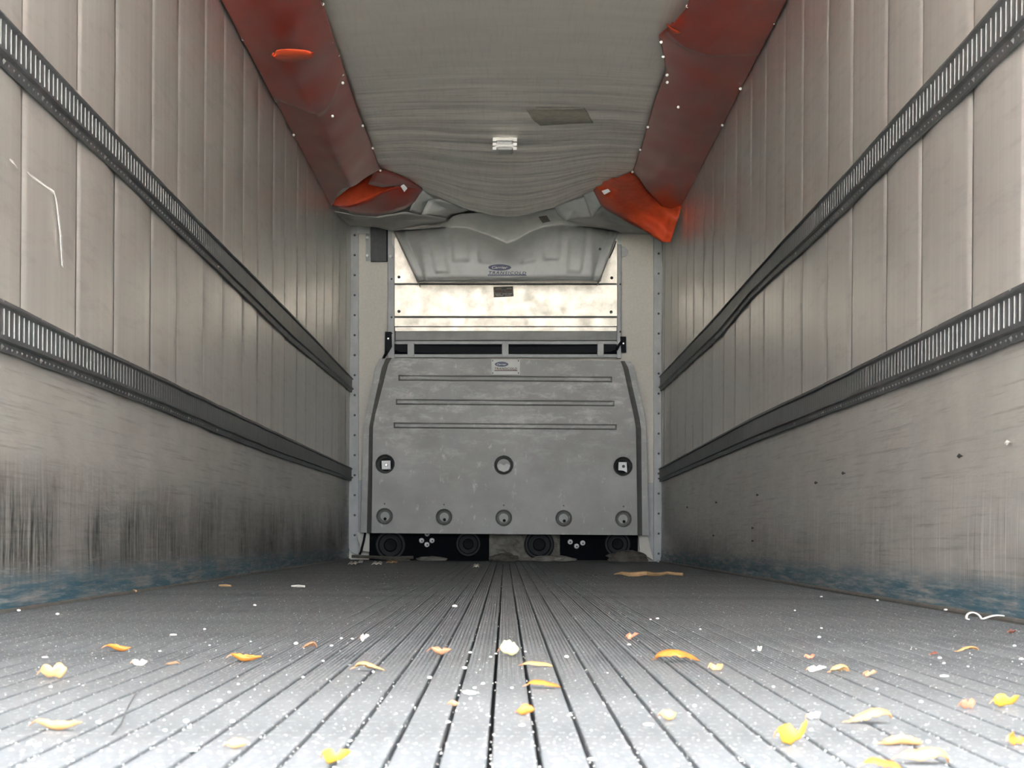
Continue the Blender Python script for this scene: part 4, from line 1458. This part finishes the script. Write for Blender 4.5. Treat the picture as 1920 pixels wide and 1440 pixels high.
# white crumbs: the ones large enough to point at
CR = [(108, 1152, 9), (10, 1145, 9), (478, 1135, 7), (325, 1189, 16), (384, 1180, 6), (555, 1207, 10), (393, 1210, 5), (853, 1137, 12), (882, 1224, 8), (871, 1253, 9),
      (806, 1271, 10), (882, 1310, 7), (1063, 1232, 10), (1139, 1262, 5), (1180, 1209, 8), (640, 1197, 7), (661, 1198, 6), (568, 1270, 7), (447, 1283, 6), (430, 1298, 6),
      (350, 1353, 12), (436, 1353, 11), (412, 1314, 10), (355, 1364, 9), (310, 1370, 9), (251, 1411, 11), (360, 1404, 24), (130, 1421, 8), (186, 1355, 12), (55, 1394, 12),
      (70, 1396, 16), (84, 1231, 14), (95, 1288, 7), (660, 1412, 18), (840, 1354, 8), (980, 1360, 11), (1217, 1357, 22), (1450, 1288, 7), (1536, 1195, 8), (1540, 1178, 6),
      (1412, 1220, 6), (1302, 1324, 9), (1521, 1369, 9), (1600, 1373, 7), (1641, 1392, 8), (1740, 1391, 10), (1579, 1414, 7), (1762, 1234, 9), (1770, 1244, 7), (1815, 1250, 5),
      (1902, 1211, 7), (1915, 1236, 10), (1800, 1144, 8), (1645, 1126, 6), (1540, 1119, 6), (1771, 1266, 20), (1644, 1292, 6), (1820, 1322, 5), (1727, 1316, 9), (1390, 1426, 9),
      (1046, 1424, 22), (1075, 1420, 16), (1110, 1422, 18), (890, 1290, 8), (906, 1282, 8), (880, 1297, 28), (1233, 1160, 7), (1220, 1162, 6), (1313, 1180, 5), (1490, 1145, 5),
      (300, 1221, 6), (470, 1203, 5), (622, 1211, 7), (606, 1240, 6), (700, 1260, 6), (716, 1310, 6), (930, 1226, 6), (920, 1232, 6), (960, 1290, 6), (985, 1222, 6)]
cm = []
for kx in range(4):
    mm = lump((0, 0, 0.35), 0.5, 0.45, 0.36, kx * 3.1, 'crumb', 'white_crumb', 1)
    cm.append(mm)
first = {}
for i, (x, y, w_) in enumerate(CR):
    c_ = on_floor(x, y + w_ * 0.2)
    if abs(c_.x) > HALF - 0.03:
        c_.x = math.copysign(HALF - 0.03, c_.x)
    s_ = w_ * c_.y / F
    k = i % 4
    if k not in first:
        o = cm[k].build('white_crumb', 'crumb')
        first[k] = o
    else:
        o = first[k].copy()
        col.objects.link(o)
    o.location = c_
    zf = 0.8 if w_ < 13 else 0.4
    o.scale = (s_, s_ * 1.2, s_ * zf)
    o.rotation_euler = (0, 0, random.uniform(-0.4, 0.4))
    tag(o, 'white crumb of grit lying on the ribbed floor', 'crumb', 'white crumbs scattered on the floor')
# finer grit nobody could count
gm = MB()
rnd = random.Random(5)
for i in range(2800):
    Y = 1.6 + 9.0 * rnd.random() ** 1.9
    hw = min(HALF - 0.05, Y * 0.27)
    x = rnd.uniform(-hw, hw)
    if rnd.random() < 0.45:
        kq = round((x + 0.0128) / PITCH)
        x = -0.0128 + kq * PITCH + rnd.uniform(-0.004, 0.004)
    r_ = rnd.uniform(0.0004, 0.0012) * (1 + Y * 0.06)
    z = -0.002 if abs(((x + 0.0128) / PITCH + 0.5) % 1 - 0.5) < 0.06 else 0.0
    gm.add([(x - r_, Y, z), (x, Y - r_ * 1.5, z), (x + r_, Y, z), (x, Y + r_ * 1.5, z), (x, Y, z + r_ * 1.2)], [(0, 1, 4), (1, 2, 4), (2, 3, 4), (3, 0, 4)])
o = gm.build('floor_grit', 'crumb', None, kind='stuff')
tag(o, 'fine white grit sprinkled over the ribbed floor and its grooves', 'grit')
# hairs and dark threads
for pts_, lab in (([(1240, 540), (1150, 700), (1090, 850), (1000, 950)], 'dark hair curving over two rails at the left of the floor'),):
    m = MB()
    m.tube([on_floor(x * 0.2083, 1180 + y * 0.2083, 0.002) for x, y in pts_], 0.0007, 5)
    tag(m.build('dark_hair', 'dark_grey', None), lab, 'hair')

# scrape marks on the left wall
wl = bpy.data.objects['wall_left']
for pts_ in ([(18, 300), (24, 303), (29, 311)], [(52, 324), (70, 338), (85, 349), (101, 360), (107, 395), (112, 440), (116, 499)]):
    m = MB()
    P = []
    for i, (x, y) in enumerate(pts_):
        Y, z = on_wall(x, y, HALF - 0.0165)
        w_ = 0.0015 + 0.002 * math.sin(PI * (i + 0.5) / len(pts_))
        P.append([Vector((-(HALF - 0.0165), Y, z + w_)), Vector((-(HALF - 0.0165), Y + 0.02, z - w_))])
    m.grid(P)
    m.build('scrape_mark', 'chalk', wl, solid=0.001)
# holes and bolts in the right scuff plate
wr = bpy.data.objects['wall_right']
for x, y in ((1809, 855), (1588, 887), (1536, 905), (1347, 942), (1425, 928), (1342, 1004), (1292, 951), (1416, 990), (1416, 1014), (1900, 830)):
    Y, z = on_wall(x, y)
    m = MB()
    o_ = HALF - 0.016
    for k in range(1):
        m.add([(o_, Y - 0.03, z), (o_, Y, z - 0.007), (o_, Y + 0.03, z), (o_, Y, z + 0.007), (o_ - 0.004, Y, z), (o_ + 0.012, Y, z)],
              [(0, 1, 4), (1, 2, 4), (2, 3, 4), (3, 0, 4), (1, 0, 5), (2, 1, 5), (3, 2, 5), (0, 3, 5)])
    m.build('plate_bolt', 'rivet_dark' if y > 835 else 'chalk', wr)
